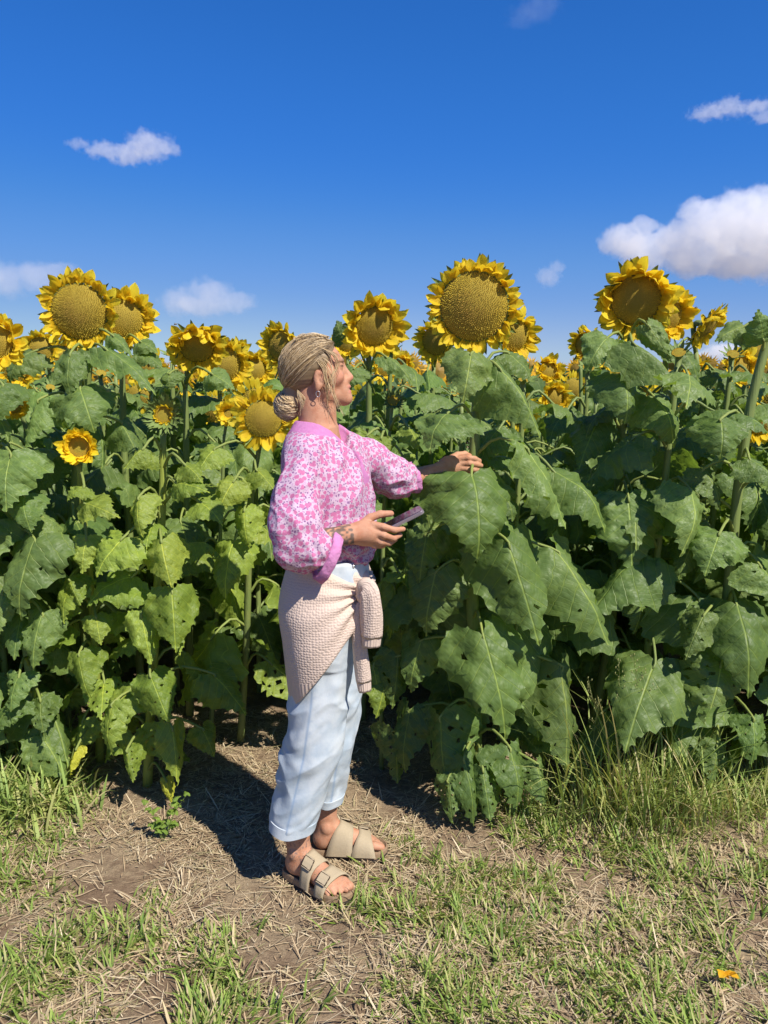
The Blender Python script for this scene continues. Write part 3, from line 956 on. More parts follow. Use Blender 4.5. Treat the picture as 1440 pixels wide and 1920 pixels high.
make_plant([(-1.10, 3.3, 0), W(236, 900, 3.28), W(228, 650, 3.25)], 0.018, auto=9, zr=(0.4, 1.5), leaves=[(262, 640, 296, 662, 46, 3.1, 3.08, 0.3), (265, 660, 305, 690, 50, 3.1, 3.06, 0.3)],
    head=hd(233, 597, 3.2, 0.075, 0.068, (0.45, -0.85, -0.05), n=34, disc=DISC_MID, cup=0.35, messy=0.5),
    label='sunflower half hidden behind the large one at the left', seed=9, tint=GR_TINT)
make_plant([(-1.30, 2.72, 0), W(50, 1200, 2.72), W(30, 1000, 2.72), W(-25, 800, 2.74), W(-35, 690, 2.75)], 0.021,
    leaves=[(66, 1012, 40, 1165, 150, 2.55, 2.48, -0.2, 'h'), (36, 1265, 24, 1360, 85, 2.55, 2.48, -0.2, 'r'), (80, 1150, 62, 1255, 85, 2.56, 2.5, -0.1, 'h'),
            (5, 1110, 0, 1190, 60, 2.56, 2.5, -0.4, 'h'), (20, 850, 12, 960, 115, 2.58, 2.5, -0.2), (5, 720, -10, 800, 90, 2.6, 2.55, -.2), (45, 930, 60, 1000, 80, 2.6, 2.55, 0.2), (75, 1310, 85, 1390, 70, 2.6, 2.55, 0.1, 'r'), (-20, 980, -30, 1080, 100, 2.6, 2.55, -.4),
            (30, 1310, -5, 1380, 75, 2.56, 2.5, -.3, 'r')],
    auto=13, zr=(0.12, 1.3), head=hd(-8, 640, 2.72, 0.058, 0.058, (0.3, -1, -0.05), n=32, disc=DISC_MID, cup=0.4, messy=0.6),
    label='sunflower cut off by the left edge of the picture, only petal tips showing', seed=10, tint=GR_TINT, lsize=0.2)
make_plant([(-0.62, 3.1, 0), W(462, 1200, 2.98), W(470, 950, 2.9), W(485, 845, 2.9)], 0.016,
    leaves=[(458, 955, 468, 1030, 68, 2.76, 2.72, 0.0, 'h'), (440, 900, 410, 960, 70, 2.75, 2.7, -0.2), (405, 840, 370, 890, 80, 2.8, 2.74, -0.3), (480, 880, 515, 920, 60, 2.8, 2.76, 0.4)],
    auto=8, zr=(0.3, 1.2), head=hd(494, 785, 2.84, 0.068, 0.06, (0.15, -1, 0.05), n=30, disc=DISC_BIG, cup=-0.25, messy=0.6, forward=0.35),
    label='low sunflower with drooping petals right behind the woman\'s hair bun', seed=11, tint=YG_TINT)
make_plant([(-0.90, 3.35, 0), W(350, 900, 3.3), W(347, 720, 3.28)], 0.018, auto=9, zr=(0.4, 1.45),
    leaves=[(318, 700, 320, 730, 50, 3.1, 3.08, -0.2), (395, 700, 440, 730, 55, 3.1, 3.08, 0.3)],
    head=hd(370, 648, 3.22, 0.072, 0.068, (0.28, -0.85, -0.4), n=38, disc=DISC_MID, cup=0.45, messy=0.8, forward=0.5),
    label='shaggy sunflower with petals blown over its disc, below the small left cloud', seed=12, tint=GR_TINT)
make_plant([(-0.80, 3.6, 0), W(415, 900, 3.58), W(412, 740, 3.55)], 0.017, auto=8, zr=(0.5, 1.45),
    head=hd(419, 684, 3.5, 0.078, 0.062, (0.4, -0.85, -0.2), n=32, disc=DISC_MID, cup=0.3, messy=0.5),
    label='sunflower tucked below and right of the shaggy one, deep amber disc', seed=13, tint=GR_TINT)
make_plant([(-0.76, 3.15, 0), W(415, 960, 3.13), W(420, 815, 3.12)], 0.010, auto=6, zr=(0.5, 1.1), lsize=0.17,
    head=hd(428, 775, 3.08, 0.017, 0.044, (0.1, -1, 0.1), n=24, disc=DISC_FLAT, cup=0.1, messy=0.3, bracts=12, blen=1.2),
    label='tiny sunflower with small dark eye left of the drooping one', seed=14, tint=YG_TINT)
make_plant([(-0.10, 3.3, 0), W(690, 900, 3.3), W(692, 700, 3.26)], 0.019, auto=9, zr=(0.5, 1.5),
    leaves=[(645, 640, 632, 600, 45, 3.2, 3.22, -0.6), (722, 668, 775, 725, 42, 3.05, 3.0, 0.5), (665, 690, 655, 735, 60, 3.0, 2.98, -0.1)],
    head=hd(702, 612, 3.18, 0.078, 0.075, (0.28, -0.9, -0.25), n=34, disc=DISC_BIG, cup=0.35, messy=0.4, bracts=14),
    label='sunflower with long combed petals just above the woman\'s face', seed=15, tint=GR_TINT)
make_plant([(-0.01, 2.86, 0), W(716, 1150, 2.86), W(722, 900, 2.86), W(733, 790, 2.86)], 0.010,
    leaves=[(690, 815, 665, 860, 70, 2.7, 2.68, -0.2), (715, 820, 712, 862, 48, 2.72, 2.7, 0.0), (765, 800, 785, 845, 48, 2.74, 2.7, 0.3), (755, 855, 770, 880, 50, 2.76, 2.74, 0.2),
            (740, 1100, 730, 1200, 70, 2.8, 2.78, 0.2), (700, 1250, 720, 1330, 80, 2.75, 2.74, -0.2)],
    auto=6, zr=(0.3, 1.2), lsize=0.16, head=hd(737, 752, 2.84, 0.020, 0.010, (0.1, -0.8, 0.5), n=10, disc=DISC_YOUNG, cup=1.2, messy=0.1, bracts=34, blen=1.5),
    label='thin sunflower with closed green bud between the woman and the giant one', seed=16, tint=YG_TINT)
# flowers further in that show over the leaves: (px, py, Y, disc radius, petal, face, cup, label)
BACKROW = [
    (76, 655, 4.1, 0.062, 0.055, (0.1, -1, 0.0), 0.4, 'small round sunflower head low between left edge and the large left one'),
    (28, 690, 3.5, 0.06, 0.06, (0.2, -1, -0.1), 0.3, 'sunflower low at the left edge, petals hanging into the leaves'),
    (120, 668, 4.6, 0.06, 0.06, (0.1, -1, 0.1), 0.3, 'sunflower mostly hidden under the chin of the large left one'),
    (275, 690, 3.9, 0.06, 0.06, (0.3, -1, -0.3), 0.4, 'sunflower tucked low between dark leaves right of the half hidden one'),
    (478, 692, 4.3, 0.058, 0.065, (0.3, -1, 0.05), 0.3, 'small sunflower with orange disc left of the woman\'s hair'),
    (528, 650, 4.1, 0.082, 0.065, (-0.45, -0.9, -0.1), 0.4, 'sunflower with shaded disc peeping from behind the woman\'s head'),
    (757, 682, 4.3, 0.03, 0.055, (-0.25, -1, 0.1), 0.6, 'small spiky sunflower between the combed one and the giant one'),
    (722, 690, 4.8, 0.05, 0.06, (0.3, -1, 0), 0.3, 'sunflower sunk in leaves below the combed one'),
    (816, 640, 3.7, 0.066, 0.055, (-0.5, -0.9, -0.25), 0.3, 'dark centred sunflower behind the left rim of the giant one'),
    (966, 630, 3.5, 0.07, 0.062, (0.5, -0.9, -0.2), 0.4, 'sunflower showing from behind the right rim of the giant one'),
    (1028, 694, 4.2, 0.05, 0.055, (0.2, -1, 0.2), 0.8, 'closed up sunflower alone on the skyline right of the giant one'),
    (1098, 645, 4.4, 0.066, 0.055, (-0.6, -0.6, 0.1), 0.7, 'sunflower turned away left of the ruffled one, petals bunched'),
    (1040, 745, 3.6, 0.045, 0.05, (0.2, -1, 0), 0.6, 'faded sunflower low in the leaves right of the giant stalk'),
    (1385, 688, 3.6, 0.055, 0.06, (0.1, -1, 0.1), 0.7, 'sunflower with crumpled petals close to the leaning stalk'),
    (1415, 655, 4.2, 0.07, 0.055, (0.2, -1, -0.1), 0.5, 'sunflower high behind the leaning stalk by the right edge'),
    (1428, 792, 3.2, 0.055, 0.05, (0.2, -0.9, -0.3), 0.1, 'sunflower low at right edge half covered by the leaning stalk'),
    (1305, 700, 4.6, 0.05, 0.055, (0.1, -1, 0.2), 0.5, 'sunflower among leaves under the nodding one'),
    (27, 762, 3.1, 0.028, 0.04, (0.3, -1, 0.1), 0.4, 'small sunflower poking out of the leaves at the far left'),
    (340, 722, 4.8, 0.045, 0.05, (0.2, -1, 0.1), 0.4, 'sunflower peeping out under the shaggy one'),
    (1215, 705, 4.9, 0.055, 0.055, (-0.1, -1, 0.1), 0.5, 'sunflower hidden deep behind the ruffled one\'s stalk'),
    (650, 642, 5.0, 0.06, 0.06, (-0.2, -1, 0), 0.4, 'sunflower behind the crown of the woman\'s head'),
    (1150, 668, 5.2, 0.06, 0.06, (-0.3, -1, 0), 0.5, 'sunflower left under the ruffled one, behind broad leaves'),
    (445, 664, 5.3, 0.06, 0.06, (0.2, -1, 0), 0.4, 'sunflower behind the amber one near the horizon'),
    (590, 668, 5.0, 0.07, 0.06, (0.2, -1, 0), 0.4, 'sunflower hidden by the woman\'s hair'),
]
for i, (px, py, Y, rad, plen, face, cup, lab) in enumerate(BACKROW):
    if px == 590: continue
    h = W(px, py, Y)
    r_ = random.Random(200 + i)
    bx = h[0] + r_.uniform(-0.08, 0.08)
    make_plant([(bx, Y + 0.1, 0), (bx + 0.02, Y + 0.08, h[2] * 0.5), (h[0], Y + 0.09, h[2] - 0.10)], 0.016, auto=12, zr=(0.45, h[2] - 0.09),
               head=dict(pos=h, rad=rad, plen=plen, face=face, n=26, disc=DISC_MID, cup=cup, messy=0.5, bracts=12), label=lab,
               seed=300 + i, tint=tuple(np.array(GR_TINT) * r_.uniform(0.9, 1.2)), lsize=0.25)

# generic plants filling the rows
def generic(seed):
    rs = random.Random(seed)
    hh = rs.uniform(1.30, 1.46) if seed % 3 == 0 else rs.uniform(1.48, 1.62)
    lean = rs.uniform(-0.06, 0.06)
    return make_plant([(0, 0, 0), (lean * 0.5, 0, hh * 0.5), (lean, -0.02, hh)], rs.uniform(0.014, 0.019), auto=18, zr=(0.22, hh - 0.01), seed=seed,
                      head=dict(pos=(lean + 0.02, -0.09, hh + 0.06), rad=rs.uniform(0.05, 0.08), plen=0.06, face=(rs.uniform(-0.5, 0.5), -1, rs.uniform(-0.4, 0.1)), full=False) if seed % 3 == 0 else
                      dict(pos=(lean, -0.03, hh + 0.05), rad=0.024, plen=0.012, face=(rs.uniform(-0.4, 0.4), -0.7, 0.8), n=0, disc=DISC_YOUNG, cup=1.25, messy=0.15, bracts=10, blen=1.7),
                      label='leafy sunflower standing deep in the shaded rows of the field', group='sunflowers filling the rows of the field', tint=GR_TINT, lsize=0.27, bake=True)

_old_blocked = blocked
def blocked(p): return False
PROTO = [generic(500 + i) for i in range(6)]
def copy_tree(o, parent=None):
    c = o.copy()
    COL.objects.link(c)
    c.parent = parent
    for ch in list(o.children): copy_tree(ch, c)
    return c

def place(root, x, y, rz, s):
    root.location = (x, y, 0)
    root.rotation_euler = (0, 0, rz)
    root.scale = (s, s, s)

taken = [o.location.copy() for o in bpy.data.objects if o.parent is None and o.name.startswith('sunflower_plant') and o not in PROTO]
rr = random.Random(77)
spots = []
row = 0
y = 2.80
while y < 6.0:
    half = y * 0.58 + 0.75
    x = -half + rr.uniform(0, 0.3)
    while x < half:
        xx, yy = x + rr.uniform(-0.09, 0.09), y + rr.uniform(-0.10, 0.10)
        mind = 0.17 if y < 4.4 else 0.26
        if all((t.x - xx) ** 2 + (t.y - yy) ** 2 > mind * mind for t in taken) and not (yy < 3.08 and -0.76 < xx < -0.02):
            spots.append((xx, yy))
        x += (0.34 if x < -0.3 else 0.5) if y < 3.3 else 0.42 if y < 4.5 else 0.46
    y += 0.42 if y < 4 else 0.55
    row += 1
# tall outer plants beside the frame at the field edge
for xx in (-1.75, -2.15, -2.55, 1.62, 2.0, 2.4, 2.8):
    spots.append((xx, 2.7 + rr.uniform(-0.06, 0.06)))
nproto = set()
LAB = ['leafy sunflower standing deep in the shaded rows of the field', 'sunflower of the outer row beyond the picture edge']
for i, (xx, yy) in enumerate(spots):
    k = i % len(PROTO)
    if yy < 3.6: k = [j for j in range(len(PROTO)) if (500 + j) % 3 != 0][i % 4]
    root = PROTO[k] if k not in nproto else copy_tree(PROTO[k])
    first = k not in nproto
    nproto.add(k)
    lim = 1.58 + 0.03 * max(0, yy - 3)
    place(root, xx, yy, rr.uniform(-0.5, 0.5), rr.uniform(0.93, 1.03))
    u = xx / yy
    col_ = ('beyond the left edge of the picture' if u < -0.52 else 'behind the large left flower' if u < -0.33 else 'behind the spiky half opened bud' if u < -0.2 else
            'behind the woman' if u < 0.0 else 'behind the giant sunflower' if u < 0.22 else 'behind the ruffled flower by the cloud' if u < 0.4 else
            'behind the leaning stalk' if u < 0.52 else 'beyond the right edge of the picture')
    row_ = 'front row' if yy < 2.76 else 'second row' if yy < 3.15 else 'third row' if yy < 3.6 else 'fourth row' if yy < 4.2 else 'deep rows'
    root['label'] = 'leafy sunflower plant in the %s %s' % (row_, col_)

# ------------------------------------------------------------------ the far field: one mass
def far_field():
    rs = np.random.default_rng(5)
    rg = random.Random(5)
    V, F, C = [], [], []
    off = 0
    LV = []
    for me in LEAF_LO:
        v = np.array([p.co[:] for p in me.vertices]); f = np.array([p.vertices[:] for p in me.polygons])
        LV.append((v, f))
    rows = list(np.arange(6.2, 16, 0.62)) + list(np.arange(16, 34, 1.1)) + list(np.arange(34, 90, 3.0))
    for y in rows:
        half = y * 0.56 + 1.0
        step = 0.5 if y < 16 else 0.75 if y < 34 else 1.6
        for x in np.arange(-half, half, step):
            xx, yy = x + rs.uniform(-0.2, 0.2), y + rs.uniform(-0.3, 0.3)
            hh = rs.uniform(1.35, 1.66) if y < 30 else rs.uniform(1.4, 1.7)
            nl = 9 if y < 16 else 6
            for k in range(nl):
                v, f = LV[rs.integers(len(LV))]
                ph = rs.uniform(0, 6.28)
                o = Vector((math.cos(ph), math.sin(ph), 0))
                L = rs.uniform(0.2, 0.34) * (1 if y < 34 else 1.5)
                dr = R(rs.uniform(10, 70))
                z = hh - (k + 0.2) * 0.11
                b = Vector((xx, yy, z)) + o * L * 0.5
                d = o * math.cos(dr) - Vector((0, 0, math.sin(dr)))
                n = o * math.sin(dr) + Vector((0, 0, math.cos(dr)))
                Mx = np.array(frame(d, n)) * L
                V.append(v @ Mx.T + np.array(b)); F.append(f + off); off += len(v)
                c = np.array([0.085, 0.14, 0.045]) * rs.uniform(0.75, 1.35)
                C.append(np.tile(c, (len(v), 1)))
            # stalk
            tv = np.array([(xx - .014, yy, 0), (xx + .014, yy, 0), (xx + .01, yy, hh), (xx - .01, yy, hh)])
            V.append(tv); F.append(np.array([(0, 1, 2), (0, 2, 3)]) + off); off += 4
            C.append(np.tile([0.12, 0.16, 0.05], (4, 1)))
            # head
            if rs.random() < 0.85:
                rad = rs.uniform(0.05, 0.085)
                fc = Vector((rs.uniform(-0.6, 0.6), -1, rs.uniform(-0.3, 0.3)))
                q = np.array(fc.to_track_quat('Z', 'Y').to_matrix())
                ns = 10
                hv, hf, hc = [(0, 0, 0.3 * rad)], [], [(0.26, 0.16, 0.03)]
                for i in range(ns):
                    a = 6.2832 * i / ns
                    hv.append((rad * math.cos(a), rad * math.sin(a), 0)); hc.append((0.34, 0.21, 0.03))
                for i in range(ns):
                    hf.append((0, 1 + i, 1 + (i + 1) % ns))
                for i in range(18):
                    a = 6.2832 * i / 18 + rs.uniform(-.1, .1)
                    l = rad + rs.uniform(0.045, 0.075); e = rs.uniform(-0.02, 0.04); wd = 0.013
                    o2 = len(hv)
                    ca, sa = math.cos(a), math.sin(a)
                    hv += [(rad * .95 * ca + wd * sa, rad * .95 * sa - wd * ca, 0), (rad * .95 * ca - wd * sa, rad * .95 * sa + wd * ca, 0.003), (l * ca, l * sa, e)]
                    hc += [(0.74, 0.40, 0.015)] * 3
                    hf.append((o2, o2 + 1, o2 + 2))
                hv = np.array(hv) @ q.T + np.array([xx, yy - 0.07, hh + rs.uniform(0.0, 0.10)])
                V.append(hv); F.append(np.array(hf) + off); off += len(hv)
                C.append(np.array(hc))
    me = np_mesh('sunflower_field', np.vstack(V), np.vstack(F), M_GRASS, smooth=False)
    set_col(me, np.vstack(C))
    o = link('sunflower_field', me)
    tag(o, 'distant mass of sunflowers running to the horizon behind the front rows', 'sunflower field', kind='stuff')
far_field()

# ------------------------------------------------------------------ grass and straw on the ground
def blades(name, roots, az, length, width, lean, bend, cols, mat, segs=3, zoff=0.0):
    """ribbons; lean = angle from vertical at root, bend = extra angle at tip"""
    n = len(roots)
    d = np.stack([np.cos(az), np.sin(az), np.zeros(n)], 1)
    s = np.stack([-np.sin(az), np.cos(az), np.zeros(n)], 1)
    P = roots.copy()
    V = np.zeros((n, (segs + 1) * 2, 3))
    for k in range(segs + 1):
        t = k / segs
        wd = width * (1 - t ** 2.2) * (0.75 + 0.5 * min(1, 3 * t)) + 0.0003
        V[:, 2 * k] = P - s * wd[:, None]
        V[:, 2 * k + 1] = P + s * wd[:, None]
        ang = lean + bend * (t + 0.5 / segs)
        stp = (length / segs)[:, None]
        P = P + stp * (d * np.sin(ang)[:, None] + np.array([0, 0, 1.0]) * np.cos(ang)[:, None])
    gz = ground_h(V[:, :, 0].ravel(), V[:, :, 1].ravel()).reshape(n, -1)
    V[:, :, 2] = np.maximum(V[:, :, 2], gz + 0.0015)
    idx = np.arange(n)[:, None] * (2 * (segs + 1))
    F = np.concatenate([idx + np.array([2 * k, 2 * k + 1, 2 * k + 3, 2 * k + 2]) for k in range(segs)], 0)
    me = np_mesh(name, V.reshape(-1, 3), F, mat)
    C = np.repeat(cols[:, None, :], (segs + 1) * 2, 1)
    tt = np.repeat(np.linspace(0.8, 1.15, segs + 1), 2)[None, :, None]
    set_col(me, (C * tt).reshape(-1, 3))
    return me

def soft(px, py, ells):
    m = np.zeros(len(px))
    for cx, cy, rx, ry, k in ells:
        d = ((px - cx) / rx) ** 2 + ((py - cy) / ry) ** 2
        m = np.maximum(m, k * np.clip(1.6 - d, 0, 1))
    return m

def scatter(n, x0, x1, y0, y1):
    return RNG.uniform(x0, x1, n), RNG.uniform(y0, y1, n)

def green_mask(x, y):
    px, py = pix(x, y, np.zeros_like(x))
    m = soft(px, py, [(180, 1860, 420, 130, 1.0), (60, 1690, 110, 45, 0.5), (980, 1740, 330, 110, 0.95), (1200, 1620, 320, 110, 0.85), (1100, 1860, 420, 110, 0.85),
                      (1420, 1670, 110, 80, 1.0), (800, 1720, 130, 60, 0.8), (1250, 1530, 330, 60, 0.8), (540, 1880, 90, 60, 0.6), (60, 1500, 130, 110, 0.9), (740, 1600, 70, 30, 0.35),
                      (880, 1640, 140, 45, 0.35), (300, 1700, 60, 25, 0.25)])
    bare = soft(px, py, [(590, 1800, 150, 90, 0.9), (620, 1890, 60, 60, 0.9), (870, 1580, 70, 40, 0.9), (1140, 1640, 70, 35, 0.7), (1180, 1780, 60, 30, 0.5), (1420, 1760, 50, 40, 0.6),
                         (450, 1680, 120, 50, 0.7)])
    out = np.maximum(np.clip((y - 1.55) * -6, 0, 1), 0) * 0.9
    sides = np.clip((np.abs(x) - 0.95 * y * 0.55) * 5, 0, 0.8)
    P = np.stack([x * 7, y * 7, 0 * x], 1)
    nz = vnoise(P, 21) * 0.6 + vnoise(P * 3, 22) * 0.4
    m = np.maximum(np.maximum(m * (1 - bare), out), sides)
    return np.clip(m * (3.6 * nz - 1.15), 0, 1), bare

def lawn():
    x, y = scatter(150000, -2.0, 2.0, 0.95, 2.75)
    g, _ = green_mask(x, y)
    k = RNG.random(len(x)) < g * 0.55
    x, y = x[k], y[k]
    n = len(x)
    z = ground_h(x, y)
    pal = np.array([(0.19, 0.285, 0.05), (0.27, 0.36, 0.08), (0.12, 0.20, 0.04), (0.36, 0.36, 0.13), (0.50, 0.41, 0.24)])
    cols = pal[RNG.choice(5, n, p=[.26, .24, .10, .20, .20])] * RNG.uniform(0.75, 1.2, (n, 1))
    # tufts: blades share directions locally
    P = np.stack([x * 16, y * 16, 0 * x], 1)
    az = vnoise(P, 31) * 12.0 + RNG.normal(0, 0.8, n)
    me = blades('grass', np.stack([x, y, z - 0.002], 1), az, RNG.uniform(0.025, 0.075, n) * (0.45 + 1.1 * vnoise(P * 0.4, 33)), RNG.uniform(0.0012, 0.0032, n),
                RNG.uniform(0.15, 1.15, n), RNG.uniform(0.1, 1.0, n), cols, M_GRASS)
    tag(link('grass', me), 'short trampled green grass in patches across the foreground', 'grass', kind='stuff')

def straw():
    x, y = scatter(190000, -2.1, 2.1, 1.0, 3.4)
    g, b = green_mask(x, y)
    P = np.stack([x * 5, y * 5, 0 * x], 1)
    dens = np.clip(0.35 + 1.0 * (2.2 * (vnoise(P, 41) * 0.6 + vnoise(P * 3.3, 42) * 0.4 - 0.40)), 0.05, 1) * (1 - 0.72 * b)
    k = RNG.random(len(x)) < dens
    x, y, P = x[k], y[k], P[k]
    n = len(x)
    z = ground_h(x, y) + RNG.uniform(0.0, 0.010, n)
    pal = np.array([(0.50, 0.39, 0.24), (0.42, 0.31, 0.185), (0.58, 0.48, 0.32), (0.30, 0.21, 0.125), (0.36, 0.32, 0.16)])
    cols = pal[RNG.choice(5, n, p=[.32, .26, .18, .16, .08])] * RNG.uniform(0.7, 1.2, (n, 1))
    az = vnoise(P * 2.2, 43) * 14.0 + RNG.normal(0, 0.7, n)
    L = RNG.gamma(1.3, 0.024, n).clip(0.006, 0.16)
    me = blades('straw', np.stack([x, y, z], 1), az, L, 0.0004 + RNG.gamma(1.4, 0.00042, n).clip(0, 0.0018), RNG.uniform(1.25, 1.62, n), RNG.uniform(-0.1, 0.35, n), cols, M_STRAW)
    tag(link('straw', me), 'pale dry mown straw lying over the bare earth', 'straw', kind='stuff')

def tall_grass():
    rs = RNG
    C = []
    roots, L, wd, lean, bend, az = [], [], [], [], [], []
    pal = np.array([(0.30, 0.37, 0.10), (0.21, 0.30, 0.07), (0.42, 0.43, 0.15), (0.52, 0.45, 0.24)])
    for (cx, cy, n, sp, l0, l1) in [(1190, 1545, 120, 0.09, 0.26, 0.62), (1130, 1535, 90, 0.08, 0.26, 0.60), (1265, 1550, 100, 0.11, 0.20, 0.48), (1350, 1545, 90, 0.11, 0.12, 0.32),
                                    (1080, 1520, 100, 0.10, 0.08, 0.22), (1180, 1540, 130, 0.16, 0.06, 0.2), (1430, 1510, 240, 0.1, 0.08, 0.2), (1020, 1540, 130, 0.06, 0.06, 0.14), (1560, 1500, 300, 0.15, 0.1, 0.3)]:
        c = G(cx, cy)
        nn = n
        p = c[None, :2] + rs.normal(0, sp, (nn, 2)) * np.array([1.0, 0.7])
        roots.append(np.stack([p[:, 0], p[:, 1], ground_h(p[:, 0], p[:, 1])], 1))
        L.append(rs.uniform(l0, l1, nn)); wd.append(rs.uniform(0.0012, 0.0032, nn)); lean.append(np.abs(rs.normal(0.18, 0.2, nn))); bend.append(rs.uniform(0.2, 1.5, nn))
        az.append(rs.uniform(0, 6.28, nn))
        C.append(pal[rs.choice(4, nn, p=[.4, .25, .2, .15])] * rs.uniform(0.75, 1.2, (nn, 1)))
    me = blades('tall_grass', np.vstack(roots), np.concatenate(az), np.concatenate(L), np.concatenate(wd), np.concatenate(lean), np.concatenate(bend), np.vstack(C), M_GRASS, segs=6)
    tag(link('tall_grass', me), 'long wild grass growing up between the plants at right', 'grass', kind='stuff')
    roots, L, wd, lean, bend, az, C = [], [], [], [], [], [], []
    for (cx, cy, n, sp) in [(40, 1530, 420, 0.09), (-40, 1500, 300, 0.1), (95, 1480, 160, 0.06), (20, 1440, 260, 0.10), (-160, 1520, 300, 0.15)]:
        c = G(cx, cy)
        p = c[None, :2] + rs.normal(0, sp, (n, 2)) * np.array([1.0, 0.7])
        roots.append(np.stack([p[:, 0], p[:, 1], ground_h(p[:, 0], p[:, 1])], 1))
        L.append(rs.uniform(0.06, 0.24, n)); wd.append(rs.uniform(0.002, 0.0055, n)); lean.append(np.abs(rs.normal(0.3, 0.3, n))); bend.append(rs.uniform(0.3, 1.7, n))
        az.append(rs.uniform(0, 6.28, n)); C.append(pal[rs.choice(4, n, p=[.45, .3, .2, .05])] * rs.uniform(0.8, 1.2, (n, 1)))
    me = blades('coarse_grass', np.vstack(roots), np.concatenate(az), np.concatenate(L), np.concatenate(wd), np.concatenate(lean), np.concatenate(bend), np.vstack(C), M_GRASS, segs=5)
    tag(link('coarse_grass', me), 'coarse bright green grass clump at the foot of the left plants', 'grass', kind='stuff')
lawn(); straw(); tall_grass()

def seed_heads():
    """flowering grass stalks at right, each one a thing"""
    rs = random.Random(3)
    for i, (bx, by, tx, ty, how) in enumerate([(1185, 1535, 1160, 1235, 'second tallest, upright'), (1200, 1540, 1185, 1225, 'tallest of all'), (1150, 1525, 1102, 1270, 'leaning left'), (1172, 1530, 1205, 1255, 'leaning right, upper one'), (1215, 1545, 1228, 1285, 'rightmost of them'), (1125, 1525, 1125, 1310, 'shortest of them')]):
        b = G(bx, by); e = W(tx, ty, b[1] - 0.03)
        root = empty('grass_stalk', b)
        tag(root, 'flowering grass stalk with loose seed head in the wild grass, ' + how, 'grass', 'flowering grass stalks at the right')
        P = catmull([b * 0, (e - b) * 0.5 + np.array([rs.uniform(-.03, .03), 0, 0.05]), e - b], 10)
        V, F = tube(P, np.linspace(0.0010, 0.0005, 10), 5)
        me = py_mesh('stalk', V, F, M_GRASS); set_col(me, np.tile([0.24, 0.29, 0.10], (len(V), 1)))
        link('stalk', me, root)
        parts = []
        for k in range(16):
            t = 0.62 + 0.38 * k / 16
            p = P[int(t * 9)] + (P[min(9, int(t * 9) + 1)] - P[int(t * 9)]) * (t * 9 % 1)
            a = rs.uniform(0, 6.28)
            q = p + np.array([math.cos(a) * 0.022, math.sin(a) * 0.022, 0.018]) * (1.15 - t) * 2.2
            parts.append(tube([p, (p + q) / 2 + [0, 0, .004], q], [0.0005, 0.0005, 0.0005], 3))
            parts.append(tube([q, q + [0, 0, .004], q + [0.001, 0, .009]], [0.0006, 0.0019, 0.0005], 4))
        V, F = join(parts)
        me = py_mesh('seed_head', V, F, M_GRASS); set_col(me, np.tile([0.36, 0.36, 0.15], (len(V), 1)))
        link('seed_head', me, root)
seed_heads()

def weed():
    rs = random.Random(4)
    b = G(305, 1580)
    root = empty('weed_plant', b)
    tag(root, 'small leafy green weed alone on the straw in front of the left stalk', 'weed')
    for (tx, ty) in [(325, 1500), (275, 1505), (350, 1490), (300, 1535), (335, 1545), (285, 1545)]:
        e = W(tx, ty, b[1] + rs.uniform(-0.03, 0.05)) - b
        e[2] = max(e[2], 0.03)
        P = catmull([np.zeros(3), e * 0.5 + np.array([0, 0, 0.02]), e], 7)
        V, F = tube(P, np.linspace(0.0022, 0.001, 7), 5)
        st = link('stem', py_mesh('stem', V, F, M_STEM), root)
        for k in range(7):
            t = 0.35 + 0.65 * k / 6
            p = Vector(P[int(t * 6)])
            a = rs.uniform(0, 6.28)
            o = Vector((math.cos(a), math.sin(a), rs.uniform(-0.2, 0.5)))
            L = rs.uniform(0.016, 0.034)
            lf = link('leaf', rs.choice(LEAF_LO), root, Matrix.Translation(p) @ frame(o, Vector((0, -.3, 1))).to_4x4() @ Matrix.Diagonal((L, L * 0.9, L, 1)))
            lf.color = (1.3, 1.35, 0.9, 1)
weed()

def fallen():
    b = G(1365, 1843)
    root = empty('fallen_flower', b + np.array([0, 0, 0.014]))
    tag(root, 'fallen orange yellow sunflower petals lying in the grass at lower right', 'petals')
    rs = random.Random(9)
    for k in range(4):
        a = rs.uniform(0, 6.28)
        m = Matrix.Translation((rs.uniform(-.012, .012), rs.uniform(-.012, .012), 0.008 + 0.004 * k)) @ Matrix.Rotation(a, 4, 'Z') @ Matrix.Rotation(-0.3, 4, 'Y') @ Matrix.Diagonal((0.035, 0.035, 0.035, 1))
        p = link('petal', PETAL[k], root, m); p.color = (1.0, 0.75, 0.8, 1)
fallen()

M_DEAD = mat_simple('dead_stalk', (0.40, 0.30, 0.19), 0.8, 0.2, 60.0, 0.5, (0.22, 0.15, 0.09))
for lab, pts in [('dry curved stalk lying on the straw at left, longest of the dead stalks', [(65, 1655), (110, 1625), (150, 1615), (185, 1622)]),
                 ('short dead twig on bare earth below the long curved stalk', [(120, 1675), (142, 1685), (180, 1672)]),
                 ('dead forked straw stalk in front of the green patch at lower left', [(215, 1772), (250, 1778), (290, 1762)]),
                 ('long thin green and tan grass stem slanting over the bare earth', [(235, 1830), (290, 1760), (350, 1705)])]:
    P = np.array([G(*p) for p in pts]); P[:, 2] = ground_h(P[:, 0], P[:, 1]) + 0.007
    P = catmull(P, 12)
    b = P[0].copy()
    V, F = tube(P - b, np.linspace(0.0034, 0.0016, 12), 6)
    o = link('dead_stalk', py_mesh('dead_stalk', V, F, M_DEAD)); o.location = b
    tag(o, lab, 'stalk')

